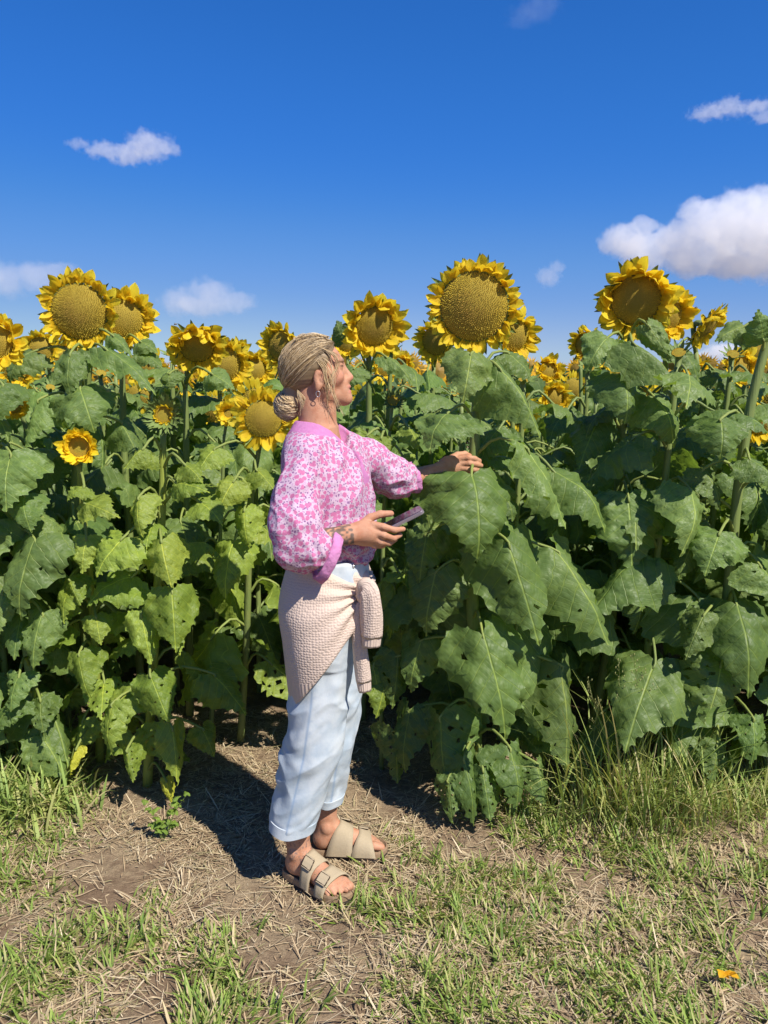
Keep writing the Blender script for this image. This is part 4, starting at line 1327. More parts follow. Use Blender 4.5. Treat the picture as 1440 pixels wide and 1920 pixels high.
# ------------------------------------------------------------------ the woman (sculpted as distance fields)
class Field:
    def __init__(s, lo, hi, h):
        s.lo = np.array(lo, float); s.h = h
        s.n = np.ceil((np.array(hi) - s.lo) / h).astype(int) + 1
        s.ax = [s.lo[k] + h * np.arange(s.n[k]) for k in range(3)]
        s.F = np.full(tuple(s.n), 1.0, np.float32)
    def sl(s, lo, hi):
        r = []
        for k in range(3):
            a = int(max(0, math.floor((lo[k] - s.lo[k]) / s.h))); b = int(min(s.n[k], math.ceil((hi[k] - s.lo[k]) / s.h) + 1))
            r.append(slice(a, max(a, b)))
        return tuple(r)
    def pts(s, sl):
        return s.ax[0][sl[0]][:, None, None].astype(np.float32), s.ax[1][sl[1]][None, :, None].astype(np.float32), s.ax[2][sl[2]][None, None, :].astype(np.float32)
    def add(s, prim, k=0.01):
        fn, lo, hi = prim
        pad = k + 4 * s.h
        q = s.sl(np.array(lo) - pad, np.array(hi) + pad)
        a = s.F[q]
        if a.size == 0: return
        d = fn(*s.pts(q))
        h = np.clip(0.5 + 0.5 * (a - d) / k, 0, 1)
        s.F[q] = a * (1 - h) + d * h - k * h * (1 - h)
    def cut(s, prim, k=0.004):
        fn, lo, hi = prim
        pad = k + 4 * s.h
        q = s.sl(np.array(lo) - pad, np.array(hi) + pad)
        a = s.F[q]
        if a.size == 0: return
        d = -fn(*s.pts(q))
        h = np.clip(0.5 - 0.5 * (a - d) / k, 0, 1)
        s.F[q] = a * (1 - h) + d * h + k * h * (1 - h)
    def mesh(s):
        return surface_nets(s.F, s.lo, s.h)

def surface_nets(F, lo, h):
    S_ = F < 0
    c = np.zeros(tuple(np.array(F.shape) - 1), np.uint8)
    n0, n1, n2 = c.shape
    for dx in (0, 1):
        for dy in (0, 1):
            for dz in (0, 1): c += S_[dx:dx + n0, dy:dy + n1, dz:dz + n2]
    I = np.argwhere((c > 0) & (c < 8))
    idx = np.full(c.shape, -1, np.int64)
    idx[I[:, 0], I[:, 1], I[:, 2]] = np.arange(len(I))
    acc = np.zeros((len(I), 3)); cnt = np.zeros(len(I))
    for ax in range(3):
        o = [k for k in range(3) if k != ax]
        for a in (0, 1):
            for b in (0, 1):
                p = I.copy(); p[:, o[0]] += a; p[:, o[1]] += b
                q = p.copy(); q[:, ax] += 1
                f0 = F[p[:, 0], p[:, 1], p[:, 2]]; f1 = F[q[:, 0], q[:, 1], q[:, 2]]
                m = (f0 < 0) != (f1 < 0)
                t = np.where(m, f0 / (f0 - f1 + 1e-12), 0)
                pos = p.astype(float); pos[:, ax] += t
                acc[m] += pos[m]; cnt[m] += 1
    V = acc / cnt[:, None] * h + lo
    Q = []
    for ax in range(3):
        o = [k for k in range(3) if k != ax]
        a0 = [slice(None)] * 3; a1 = [slice(None)] * 3
        a0[ax] = slice(0, -1); a1[ax] = slice(1, None)
        A, B = S_[tuple(a0)], S_[tuple(a1)]
        E = np.argwhere(A != B)
        E = E[(E[:, o[0]] > 0) & (E[:, o[1]] > 0) & (E[:, o[0]] < c.shape[o[0]]) & (E[:, o[1]] < c.shape[o[1]])]
        ins = A[E[:, 0], E[:, 1], E[:, 2]]
        def cell(da, db):
            p = E.copy(); p[:, o[0]] -= da; p[:, o[1]] -= db
            return idx[p[:, 0], p[:, 1], p[:, 2]]
        q = np.stack([cell(1, 1), cell(0, 1), cell(0, 0), cell(1, 0)], 1)
        if ax == 1: ins = ~ins
        q[~ins] = q[~ins][:, ::-1]
        Q.append(q)
    Q = np.vstack(Q)
    return V, Q[(Q >= 0).all(1)]

def relax(V, Q, it=2, lam=0.5):
    E = np.concatenate([Q[:, [0, 1]], Q[:, [1, 2]], Q[:, [2, 3]], Q[:, [3, 0]]])
    for _ in range(it):
        s = np.zeros_like(V); n = np.zeros(len(V))
        for a, b in ((0, 1), (1, 0)):
            for k in range(3): s[:, k] += np.bincount(E[:, a], V[E[:, b], k], len(V))
            n += np.bincount(E[:, a], minlength=len(V))
        V = V * (1 - lam) + lam * s / n[:, None]
    return V

def normals(V, Q):
    n = np.cross(V[Q[:, 2]] - V[Q[:, 0]], V[Q[:, 3]] - V[Q[:, 1]])
    N_ = np.zeros_like(V)
    for j in range(4):
        for k in range(3): N_[:, k] += np.bincount(Q[:, j], n[:, k], len(V))
    return N_ / (np.linalg.norm(N_, axis=1)[:, None] + 1e-12)

def cone(a, b, ra, rb):
    a, b = np.array(a, np.float32), np.array(b, np.float32)
    ba = b - a; L2 = float(ba @ ba) + 1e-12
    m = max(ra, rb)
    def fn(x, y, z):
        t = np.clip(((x - a[0]) * ba[0] + (y - a[1]) * ba[1] + (z - a[2]) * ba[2]) / L2, 0, 1)
        return np.sqrt((x - a[0] - t * ba[0]) ** 2 + (y - a[1] - t * ba[1]) ** 2 + (z - a[2] - t * ba[2]) ** 2) - (ra + (rb - ra) * t)
    return fn, np.minimum(a, b) - m, np.maximum(a, b) + m

def chain(P, r):
    return [cone(P[i], P[i + 1], r[i], r[i + 1]) for i in range(len(P) - 1)]

def ell(c, r, rot=None):
    c = np.array(c, np.float32); r = np.array(r, np.float32)
    Rm = np.eye(3) if rot is None else np.array(rot)
    ext = np.abs(Rm) @ r
    def fn(x, y, z):
        dx, dy, dz = x - c[0], y - c[1], z - c[2]
        q = [(Rm[0, k] * dx + Rm[1, k] * dy + Rm[2, k] * dz) for k in range(3)]
        k0 = np.sqrt((q[0] / r[0]) ** 2 + (q[1] / r[1]) ** 2 + (q[2] / r[2]) ** 2)
        k1 = np.sqrt((q[0] / r[0] ** 2) ** 2 + (q[1] / r[1] ** 2) ** 2 + (q[2] / r[2] ** 2) ** 2) + 1e-9
        return k0 * (k0 - 1) / k1
    return fn, c - ext, c + ext

def loft(st, rot=0.0, p=2.0):
    """stations (z, cx, cy, rx, ry), horizontal superellipse sections, turned by rot about z"""
    st = np.array(sorted(st), float)
    D = catmull(st, 80)
    D = D[np.argsort(D[:, 0])]
    ca, sa = math.cos(rot), math.sin(rot)
    m = max(D[:, 3].max(), D[:, 4].max())
    def fn(x, y, z):
        zz = np.clip(z, D[0, 0], D[-1, 0])
        cx, cy, rx, ry = [np.interp(zz, D[:, 0], D[:, k]) for k in (1, 2, 3, 4)]
        dx, dy = x - cx, y - cy
        u, v = (ca * dx + sa * dy) / rx, (-sa * dx + ca * dy) / ry
        rr = (np.abs(u) ** p + np.abs(v) ** p) ** (1 / p)
        d = (rr - 1) * np.minimum(rx, ry)
        oz = np.maximum(D[0, 0] - z, z - D[-1, 0])
        return np.maximum(d, oz).astype(np.float32)
    return fn, (D[:, 1].min() - m, D[:, 2].min() - m, D[0, 0]), (D[:, 1].max() + m, D[:, 2].max() + m, D[-1, 0])

def half(n, p, lo, hi):
    """half space on the side n points to, through p"""
    n = np.array(n, float) / np.linalg.norm(n); p = np.array(p, float)
    def fn(x, y, z): return (-(n[0] * (x - p[0]) + n[1] * (y - p[1]) + n[2] * (z - p[2]))).astype(np.float32)
    return fn, lo, hi

PB = np.array([-0.20, 2.20, 0.0])
person = empty('person', PB)
tag(person, 'woman in pink floral blouse and pale jeans reaching for the giant sunflower, phone in hand', 'person')

def emit(name, V, Q, mat, parent=person, C=None, UV=None):
    me = np_mesh(name, V - PB, Q, mat)
    if C is not None: set_col(me, C)
    if UV is not None: set_uv(me, UV)
    return link(name, me, parent)

FACE = R(-18)        # trunk turned a little towards the camera
# joints
SH_R, EL_R, WR_R = W(566, 842, 2.08), W(545, 1022, 2.00), W(648, 1003, 2.05)
SH_L, EL_L, WR_L = W(650, 842, 2.37), W(742, 905, 2.46), W(826, 882, 2.545)
NECK0, NECK1 = W(596, 815, 2.225), W(600, 745, 2.235)

# --- head frame
HC = W(590, 690, 2.24)
HR = np.array(Matrix.Rotation(R(4), 3, 'Z') @ Matrix.Rotation(R(-3), 3, 'Y'))
def hp(x, y, z): return HC + HR @ (np.array([x, y, z]) * 0.955)
HS = 0.955
def hell(c, r): return ell(hp(*c), np.array(r) * HS, HR)
def hcone(a, b, ra, rb): return cone(hp(*a), hp(*b), ra * 0.955, rb * 0.955)

def foot_frame(heel, toe, z):
    d = toe - heel
    a = math.atan2(d[1], d[0])
    return np.array([heel[0], heel[1], z]), np.array(Matrix.Rotation(a, 3, 'Z'))

FR_O, FR_R = foot_frame(G(537, 1640), G(652, 1693), 0.026)
FL_O, FL_R = foot_frame(G(583, 1601), G(724, 1601), 0.026)

def foot(fld, O, Rm, s):
    """s=+1: big toe on local +y"""
    P = lambda x, y, z: O + Rm @ np.array([x + 0.008, y * s, z])
    def E(c, r): return ell(P(*c), r, Rm)
    def K(a, b, ra, rb): return cone(P(*a), P(*b), ra, rb)
    fld.add(E((0.036, 0, 0.032), (0.037, 0.031, 0.034)))
    fld.add(K((0.042, 0, 0.034), (0.15, -0.004, 0.022), 0.030, 0.026), 0.02)
    fld.add(E((0.160, 0.002, 0.019), (0.045, 0.043, 0.020)), 0.02)
    fld.add(K((0.050, 0, 0.078), (0.140, 0.004, 0.034), 0.030, 0.024), 0.02)
    fld.add(K((0.045, 0, 0.055), (0.040, 0, 0.15), 0.033, 0.034), 0.02)
    for y in (-0.033, 0.033): fld.add(E((0.048, y, 0.085), (0.014, 0.009, 0.016)), 0.012)
    for (a, b, r) in (((.180, .026, .016), (.224, .023, .013), .0132), ((.188, .007, .016), (.222, .006, .011), .0095), ((.186, -.009, .015), (.213, -.010, .010), .0088),
                      ((.180, -.023, .014), (.202, -.026, .010), .0083), ((.170, -.035, .013), (.188, -.039, .009), .0080)):
        m = ((a[0] + b[0]) / 2, (a[1] + b[1]) / 2, a[2] + 0.003)
        fld.add(K(a, m, r, r), 0.006); fld.add(K(m, b, r, r * 0.95), 0.003)

def build_body():
    f = Field((-0.62, 1.82, 0.0), (0.40, 2.72, 1.72), 0.0031)
    # trunk and legs under the clothes
    f.add(loft([(1.40, NECK0[0], 2.225, 0.05, 0.06), (1.36, -0.195, 2.225, 0.066, 0.115), (1.28, -0.18, 2.22, 0.085, 0.14), (1.15, -0.17, 2.21, 0.085, 0.14), (1.05, -0.165, 2.20, 0.085, 0.13),
                (0.93, -0.18, 2.20, 0.105, 0.16), (0.80, -0.19, 2.20, 0.10, 0.15)], FACE), 0.02)
    AR, AL = FR_O + FR_R @ np.array([0.048, 0, 0.13]), FL_O + FL_R @ np.array([0.048, 0, 0.13])
    for c in chain([np.array([-0.19, 2.13, 0.85]), np.array([-0.20, 2.12, 0.48]), AR], [0.075, 0.05, 0.035]): f.add(c, 0.03)
    for c in chain([np.array([-0.18, 2.27, 0.85]), np.array([-0.17, 2.27, 0.48]), AL], [0.075, 0.05, 0.035]): f.add(c, 0.03)
    foot(f, FR_O, FR_R, 1); foot(f, FL_O, FL_R, -1)
    # arms
    for c in chain([W(582, 868, 2.115), EL_R, WR_R], [0.038, 0.034, 0.0255]): f.add(c, 0.02)
    for c in chain([SH_L + np.array([-0.01, -0.03, -0.025]), EL_L, WR_L], [0.038, 0.034, 0.0255]): f.add(c, 0.02)
    # neck
    for c in chain([NECK0, NECK1], [0.055, 0.046]): f.add(c, 0.03)
    f.add(cone(hp(-0.02, 0, -0.03), W(592, 790, 2.23), 0.045, 0.045), 0.02)
    # head
    f.add(hell((-0.006, 0, 0.012), (0.087, 0.073, 0.077)), 0.01)
    f.add(hell((0.030, 0, -0.028), (0.058, 0.058, 0.080)), 0.02)
    for s in (-1, 1):
        f.add(hcone((0.020, s * 0.046, -0.070), (0.082, s * 0.008, -0.096), 0.017, 0.016), 0.02)
        f.add(hell((0.055, s * 0.042, -0.030), (0.028, 0.018, 0.022)), 0.02)
        f.add(hell((0.073, s * 0.026, 0.018), (0.016, 0.024, 0.008)), 0.012)
        f.cut(hell((0.096, s * 0.032, -0.002), (0.018, 0.017, 0.0095)), 0.010)
        f.add(hell((0.0715, s * 0.031, -0.003), (0.0125, 0.0145, 0.0115)), 0.003)
        f.add(hell((0.0725, s * 0.031, 0.005), (0.0135, 0.016, 0.0055)), 0.003)
        f.add(hell((0.094, s * 0.0105, -0.038), (0.0095, 0.007, 0.007)), 0.006)
        f.add(hell((0.012, s * 0.0745, -0.034), (0.017, 0.008, 0.027)), 0.006)
        f.add(hell((0.006, s * 0.074, -0.058), (0.009, 0.006, 0.012)), 0.006)
        f.cut(hell((0.016, s * 0.083, -0.032), (0.0095, 0.007, 0.017)), 0.004)
        f.add(hell((0.019, s * 0.077, -0.036), (0.004, 0.004, 0.006)), 0.004)
    f.add(hell((0.078, 0, -0.068), (0.024, 0.030, 0.032)), 0.02)
    f.add(hcone((0.081, 0, 0.006), (0.1055, 0, -0.033), 0.0065, 0.0095), 0.012)
    f.add(hell((0.088, 0, -0.097), (0.018, 0.018, 0.014)), 0.014)
    f.add(hell((0.0955, 0, -0.0605), (0.0105, 0.021, 0.0060)), 0.004)
    f.add(hell((0.0945, 0, -0.0755), (0.0105, 0.018, 0.0070)), 0.004)
    f.cut(hell((0.108, 0, -0.068), (0.010, 0.024, 0.0022)), 0.003)
    # right hand round the phone
    Y0 = 2.05
    hpx = lambda x, y, d=0.0: W(x, y, Y0 + d)
    f.add(ell(hpx(684, 1000, .01), (0.046, 0.019, 0.036), np.array(Matrix.Rotation(R(8), 3, 'Y'))), 0.015)
    f.add(cone(WR_R, hpx(690, 1000, .008), 0.024, 0.026), 0.015)
    def fing(P, r):
        for c in chain(P, r): f.add(c, 0.004)
    fing([hpx(700, 984, .004), hpx(719, 988, .0), hpx(740, 994, .008), hpx(756, 992, .022)], [0.0108, 0.0098, 0.0084, 0.0072])
    fing([hpx(702, 997, .002), hpx(720, 1004, .0), hpx(738, 1009, .014), hpx(750, 1003, .032)], [0.0110, 0.0098, 0.0086, 0.0074])
    fing([hpx(698, 1008, .006), hpx(714, 1016, .006), hpx(730, 1018, .022), hpx(741, 1011, .040)], [0.0112, 0.0098, 0.0088, 0.0078])
    fing([hpx(690, 1015, .012), hpx(703, 1023, .014), hpx(717, 1023, .030), hpx(727, 1015, .046)], [0.0100, 0.0086, 0.0078, 0.0070])
    fing([hpx(676, 986, .02), hpx(694, 971, .030), hpx(713, 964, .036), hpx(733, 963, .040)], [0.0140, 0.0118, 0.0105, 0.0088])
    # left hand on the stalk
    Y1 = 2.56
    q = lambda x, y, d=0.0: W(x, y, Y1 + d)
    f.add(ell(q(846, 872, .0), (0.042, 0.016, 0.033), np.array(Matrix.Rotation(R(6), 3, 'Y'))), 0.015)
    f.add(cone(WR_L, q(842, 874, .0), 0.024, 0.024), 0.015)
    fing([q(862, 860), q(877, 858, -.006), q(890, 860, -.004), q(899, 864, .010)], [0.0105, 0.0095, 0.0088, 0.0078])
    fing([q(864, 869), q(880, 869, -.008), q(893, 871, -.004), q(902, 873, .012)], [0.0108, 0.0098, 0.0090, 0.0080])
    fing([q(862, 878), q(877, 880, -.008), q(890, 881, -.004), q(899, 882, .012)], [0.0104, 0.0094, 0.0086, 0.0076])
    fing([q(857, 886), q(870, 890, -.006), q(882, 891, -.002), q(891, 891, .012)], [0.0094, 0.0084, 0.0078, 0.0068])
    fing([q(842, 862, .01), q(858, 853, .025), q(872, 851, .042), q(883, 856, .052)], [0.0130, 0.0110, 0.0098, 0.0084])
    V, Q = f.mesh()
    V = relax(V, Q, 1, 0.4)
    # skin colours
    C = np.tile([0.475, 0.25, 0.155], (len(V), 1))
    lc = (V - HC) @ HR / 0.955
    ishead = (V[:, 2] > HC[2] - 0.125)
    def blot(c, r, col, k=1.0):
        d = np.sqrt((((lc - np.array(c)) / np.array(r)) ** 2).sum(1))
        w_ = (np.clip(1.4 - d, 0, 0.6) / 0.6 * k * ishead)[:, None]
        C[:] = C * (1 - w_) + np.array(col) * w_
    blot((0.100, 0, -0.061), (0.014, 0.022, 0.006), (0.50, 0.20, 0.16), 0.8)
    blot((0.100, 0, -0.075), (0.014, 0.019, 0.007), (0.52, 0.21, 0.17), 0.8)
    for s in (-1, 1):
        blot((0.06, s * 0.045, -0.035), (0.03, 0.02, 0.022), (0.54, 0.245, 0.165), 0.6)
        blot((0.086, s * 0.027, 0.020), (0.012, 0.020, 0.0035), (0.22, 0.14, 0.09), 0.75)
        blot((0.084, s * 0.031, 0.0015), (0.010, 0.017, 0.0022), (0.06, 0.04, 0.035), 0.9)
        blot((0.084, s * 0.031, -0.004), (0.004, 0.005, 0.004), (0.10, 0.12, 0.13), 0.8)
    blot((0.106, 0, -0.034), (0.012, 0.012, 0.012), (0.55, 0.26, 0.175), 0.5)
    # tattoo on the right forearm and ankle
    P3 = V * 1.0
    u = WR_R - EL_R; Lu = np.linalg.norm(u)
    tt = ((V - EL_R) @ u) / Lu ** 2
    rad = np.linalg.norm(V - EL_R - tt[:, None] * u, axis=1)
    n1 = vnoise(P3 * 160, 3)
    ink = np.clip((n1 - 0.28) * 4, 0, 1) * (tt < 1.10) * (tt > 0.3) * (rad < 0.04)
    C = C * (1 - 0.82 * ink[:, None]) + np.array([0.07, 0.075, 0.07]) * 0.82 * ink[:, None]
    la = (V - FR_O) @ FR_R
    n2 = np.abs(vnoise(P3 * 120, 5) - 0.5)
    ink = (n2 < 0.055) * (la[:, 2] > 0.065) * (la[:, 2] < 0.13) * (la[:, 0] > 0.045) * (la[:, 0] < 0.12) * (np.abs(la[:, 1]) < 0.05) * 0.65
    C = C * (1 - ink[:, None]) + np.array([0.10, 0.10, 0.11]) * ink[:, None]
    # toe and finger nails a touch paler
    emit('body', V, Q, mat_skin(), C=C)
build_body()

# --- blouse
M_BLOUSE = mat_blouse()
M_PINK = mat_simple('plain_pink_cotton', (0.56, 0.27, 0.46), 0.85, 0.12, 90.0, 0.7, (0.46, 0.15, 0.34), 0.006)
CUF_R0 = W(600, 1036, 2.02)
CUF_R1 = CUF_R0 + np.array([0.80, 0.22, -0.56]) * 0.03
CUF_L0, CUF_L1 = W(768, 897, 2.48), W(783, 895, 2.495)

def build_blouse():
    lo, hi = (-0.52, 1.84, 0.94), (0.16, 2.62, 1.46)
    f = Field(lo, hi, 0.0034)
    f.add(loft([(1.425, NECK0[0] - 0.002, 2.225, 0.060, 0.068), (1.395, -0.188, 2.225, 0.076, 0.110), (1.362, -0.180, 2.222, 0.090, 0.150), (1.30, -0.168, 2.217, 0.108, 0.162),
                (1.22, -0.156, 2.21, 0.118, 0.158), (1.14, -0.154, 2.20, 0.120, 0.152), (1.07, -0.154, 2.19, 0.122, 0.150), (1.035, -0.156, 2.19, 0.116, 0.148), (1.012, -0.156, 2.19, 0.100, 0.130)], FACE, 2.2), 0.03)
    # right sleeve: full, bloused over the cuff
    pr = [W(580, 860, 2.11), W(557, 925, 2.055), W(553, 988, 2.015), W(560, 1020, 2.005), W(582, 1030, 2.01), CUF_R0]
    for i_, c in enumerate(chain(pr, [0.056, 0.060, 0.070, 0.064, 0.057, 0.048])): f.add(c, 0.03 if i_ == 0 else 0.012)
    pl = [SH_L + np.array([-0.01, -0.03, -0.005]), W(690, 862, 2.40), W(728, 890, 2.44), W(752, 902, 2.465), CUF_L0]
    for c in chain(pl, [0.060, 0.055, 0.058, 0.050, 0.040]): f.add(c, 0.03)
    # neckline with open placket
    f.cut(ell(NECK0 + np.array([0.030, -0.006, 0.040]), (0.084, 0.068, 0.066), np.array(Matrix.Rotation(R(34), 3, 'Y'))), 0.006)
    fwd = np.array([math.cos(FACE), math.sin(FACE), 0])
    a = NECK0 + fwd * 0.075 + np.array([0, 0, 0.01]); b = NECK0 + fwd * 0.125 + np.array([0, 0, -0.085])
    f.cut(cone(a, b, 0.042, 0.008), 0.006)
    # openings of the sleeves
    dR = (CUF_R1 - CUF_R0) / np.linalg.norm(CUF_R1 - CUF_R0)
    f.cut(cone(CUF_R0 + dR * 0.018, CUF_R1 + dR * 0.06, 0.046, 0.052), 0.004)
    dL = (CUF_L1 - CUF_L0) / np.linalg.norm(CUF_L1 - CUF_L0)
    f.cut(cone(CUF_L0 + dL * 0.008, CUF_L1 + dL * 0.05, 0.034, 0.036), 0.004)
    # hollow from below
    f.cut(ell((-0.15, 2.19, 1.0), (0.105, 0.135, 0.05)), 0.01)
    V, Q = f.mesh()
    V = relax(V, Q, 2, 0.5)
    N_ = normals(V, Q)
    # folds: long ones down the trunk and sleeves, crumples at the elbow and cuffs
    ca, sa = math.cos(FACE), math.sin(FACE)
    lx, ly = ca * V[:, 0] + sa * V[:, 1], -sa * V[:, 0] + ca * V[:, 1]
    Pf = np.stack([lx * 24, ly * 24, V[:, 2] * 6.0], 1) + (vnoise(V * 9, 4)[:, None] - 0.5) * 1.6
    fold = 1 - np.abs(2 * vnoise(Pf, 11) - 1)
    P2 = np.stack([V[:, 0] * 16 + V[:, 2] * 20, V[:, 1] * 18, V[:, 2] * 26 - V[:, 0] * 10], 1)
    crump = 1 - np.abs(2 * vnoise(P2, 12) - 1)
    low = np.clip((1.20 - V[:, 2]) / 0.12, 0, 1)
    larm = np.clip((V[:, 0] + 0.02) / 0.06, 0, 1)
    amp = 0.016 * (fold - 0.62) * (1 - 0.5 * larm) + 0.018 * (crump - 0.62) * np.maximum(np.maximum(low * 0.8, larm), 0.15)
    amp = amp * np.clip((1.41 - V[:, 2]) / 0.05, 0.15, 1)
    V = V + N_ * amp[:, None]
    V = relax(V, Q, 1, 0.5)
    C = np.zeros((len(V), 3))
    # plain yoke at neck and shoulders
    r = V - NECK0
    d = np.sqrt((r[:, 0] / 0.115) ** 2 + (r[:, 1] / 0.155) ** 2)
    yoke = (V[:, 2] > 1.345 + 0.25 * np.clip(V[:, 0] + 0.17, 0, 1)) & (d < 0.74)
    near_pl = np.linalg.norm(np.cross(V - a, (b - a) / np.linalg.norm(b - a)), axis=1) < 0.017
    near_pl &= (V[:, 2] > b[2] - 0.05) & (V[:, 2] < a[2] + 0.02) & ((V - NECK0) @ fwd > 0.04)
    hem = (V[:, 2] < 1.024) & (V[:, 0] < -0.1)
    C[yoke | near_pl, 0] = 1
    bl = emit('blouse', V, Q, M_BLOUSE, C=C)
    # cuffs
    for nm, c0, d_, r, ln, tilt in (('cuff', CUF_R0 + dR * 0.016, dR, 0.0545, 0.030, 1.22), ('cuff', CUF_L0, dL, 0.040, 0.028, 1.15)):
        ref = np.array([0, 0, 1.0]); s_ = np.cross(d_, ref); s_ /= np.linalg.norm(s_); u_ = np.cross(s_, d_)
        V2, F2 = [], []
        ns = 40
        prof = [(0.0, 0.0), (0.10, 0.0035), (0.5, 0.0045), (0.92, 0.0035), (1.0, 0.0), (0.9, -0.0045), (0.3, -0.0055), (0.0, -0.004)]
        for i, (t, e) in enumerate(prof):
            for k in range(ns):
                th = 2 * math.pi * k / ns
                rr = r + e + 0.0022 * math.sin(11 * th + 3 * t) + 0.0016 * math.sin(5 * th)
                shear = 0.010 * math.sin(th) * -1
                V2.append(c0 + d_ * (t * ln - 0.006 + shear) + s_ * rr * math.cos(th) + u_ * rr * tilt * math.sin(th))
        m = len(prof)
        for i in range(m):
            for k in range(ns):
                k2, i2 = (k + 1) % ns, (i + 1) % m
                F2.append((i * ns + k, i * ns + k2, i2 * ns + k2, i2 * ns + k))
        V2 = np.array(V2)
        me = np_mesh('cuff', V2 - PB, np.array(F2), M_PINK)
        link('cuff', me, bl)
build_blouse()

# --- jeans
M_DENIM = mat_denim()
M_CUFFD = M_DENIM
def pxst(y, x0, x1, Y, ry):
    a, b = W(x0, y, Y), W(x1, y, Y)
    return (a[2], (a[0] + b[0]) / 2, Y, (b[0] - a[0]) / 2, ry)

def build_jeans():
    f = Field((-0.42, 1.95, 0.10), (0.02, 2.46, 1.10), 0.0034)
    f.add(loft([pxst(1040, 556, 688, 2.19, 0.135), pxst(1075, 550, 690, 2.19, 0.145), pxst(1120, 538, 690, 2.19, 0.165), pxst(1170, 545, 682, 2.19, 0.175), pxst(1225, 560, 668, 2.19, 0.165)], R(-8), 2.2), 0.02)
    RL = [pxst(1130, 548, 680, 2.13, 0.095), pxst(1200, 546, 666, 2.13, 0.098), pxst(1300, 543, 654, 2.13, 0.092), pxst(1400, 528, 640, 2.125, 0.088), pxst(1470, 517, 616, 2.12, 0.076), pxst(1515, 510, 600, 2.118, 0.073), pxst(1545, 506, 590, 2.115, 0.072)]
    LL = [pxst(1130, 570, 690, 2.265, 0.095), pxst(1200, 580, 684, 2.27, 0.09), pxst(1300, 588, 677, 2.275, 0.082), pxst(1370, 590, 669, 2.28, 0.076), pxst(1440, 588, 655, 2.285, 0.068), pxst(1494, 588, 642, 2.29, 0.062)]
    f.add(loft(RL, R(-10)), 0.015)
    f.add(loft(LL, R(0)), 0.012)
    V0 = None
    # hollow hems
    zR, zL = RL[-1][0], LL[-1][0]
    f.cut(ell((RL[-1][1], RL[-1][2], zR), (RL[-1][3] - 0.006, RL[-1][4] - 0.006, 0.05)), 0.004)
    f.cut(ell((LL[-1][1], LL[-1][2], zL), (LL[-1][3] - 0.006, LL[-1][4] - 0.006, 0.05)), 0.004)
    V, Q = f.mesh()
    V = relax(V, Q, 2, 0.5)
    N_ = normals(V, Q)
    P1 = np.stack([V[:, 0] * 9 + V[:, 2] * 5, V[:, 1] * 9, V[:, 2] * 15 - V[:, 0] * 9], 1) + (vnoise(V * 7, 2)[:, None] - 0.5) * 1.2
    fold = 1 - np.abs(2 * vnoise(P1, 15) - 1)
    kz = np.exp(-((V[:, 2] - 0.50) / 0.13) ** 2) + 0.9 * np.exp(-((V[:, 2] - 0.22) / 0.10) ** 2) + 0.35
    P4 = np.stack([V[:, 0] * 30, V[:, 1] * 30, V[:, 2] * 7], 1)
    V = V + N_ * ((0.011 * (fold - 0.55) * kz * np.clip((V[:, 2] - 0.155) / 0.09, 0.05, 1)) + 0.006 * (vnoise(P4, 16) - 0.5) + 0.006 * (vnoise(P1 * 2.7, 19) - 0.5) * kz * np.clip((V[:, 2] - 0.155) / 0.09, 0.05, 1))[:, None]
    V = relax(V, Q, 1, 0.4)
    # outer seam as darker stitched line with puckers
    C = np.zeros((len(V), 3))
    zz = V[:, 2]
    st = np.array(sorted(RL)); cx = np.interp(zz, st[:, 0], st[:, 1]); rx = np.interp(zz, st[:, 0], st[:, 3])
    side = V[:, 1] < np.interp(zz, st[:, 0], st[:, 2])
    off = (V[:, 0] - (cx - 0.18 * rx))
    seam = np.exp(-(off / 0.0035) ** 2) * side * (V[:, 1] < 2.16) * (zz < 0.80)
    puck = 0.45 * np.exp(-((off - 0.006) / 0.006) ** 2) * (vnoise(np.stack([zz * 0, zz * 0, zz * 85], 1), 3) > 0.6) * side
    st = np.array(sorted(LL)); cx2 = np.interp(zz, st[:, 0], st[:, 1]); rx2 = np.interp(zz, st[:, 0], st[:, 3])
    off2 = V[:, 0] - (cx2 + 0.25 * rx2)
    seam2 = np.exp(-(off2 / 0.0035) ** 2) * (V[:, 1] > 2.19) * (V[:, 1] < 2.29) * (zz < 0.8)
    C[:, 0] = np.clip(np.maximum(np.maximum(seam, puck), seam2) * 0.75, 0, 1)
    je = emit('jeans', V, Q, M_DENIM, C=C)
    # turned-up hems
    for st_, hgt, rot in ((RL, 0.034, R(-10)), (LL, 0.028, 0.0)):
        S_ = np.array(sorted(st_))
        z0 = S_[0, 0]
        ns = 96
        prof = [(0.0, 0.0015), (0.03, 0.0030), (0.5, 0.0030), (0.97, 0.0034), (1.0, 0.001), (0.6, -0.003), (0.0, -0.004)]
        V2, F2 = [], []
        for i, (t, e) in enumerate(prof):
            z = z0 - 0.004 + t * hgt
            c, cy, rx, ry = [np.interp(z, S_[:, 0], S_[:, k]) for k in (1, 2, 3, 4)]
            for k in range(ns):
                th = 2 * math.pi * k / ns
                wv = 0.0010 * math.sin(3 * th + 1)
                x_, y_ = (rx + e + wv) * math.cos(th), (ry + e + wv) * math.sin(th)
                V2.append((c + math.cos(rot) * x_ - math.sin(rot) * y_, cy + math.sin(rot) * x_ + math.cos(rot) * y_, z + 0.004 * math.cos(th - 2.6) - 0.002 + 0.0015 * math.sin(5 * th)))
        m = len(prof)
        for i in range(m):
            for k in range(ns):
                k2, i2 = (k + 1) % ns, (i + 1) % m
                F2.append((i * ns + k, i * ns + k2, i2 * ns + k2, i2 * ns + k))
        me = np_mesh('turn_up', np.array(V2) - PB, np.array(F2)[:, ::-1], M_DENIM, smooth=False)
        set_col(me, np.zeros((len(V2), 3)))
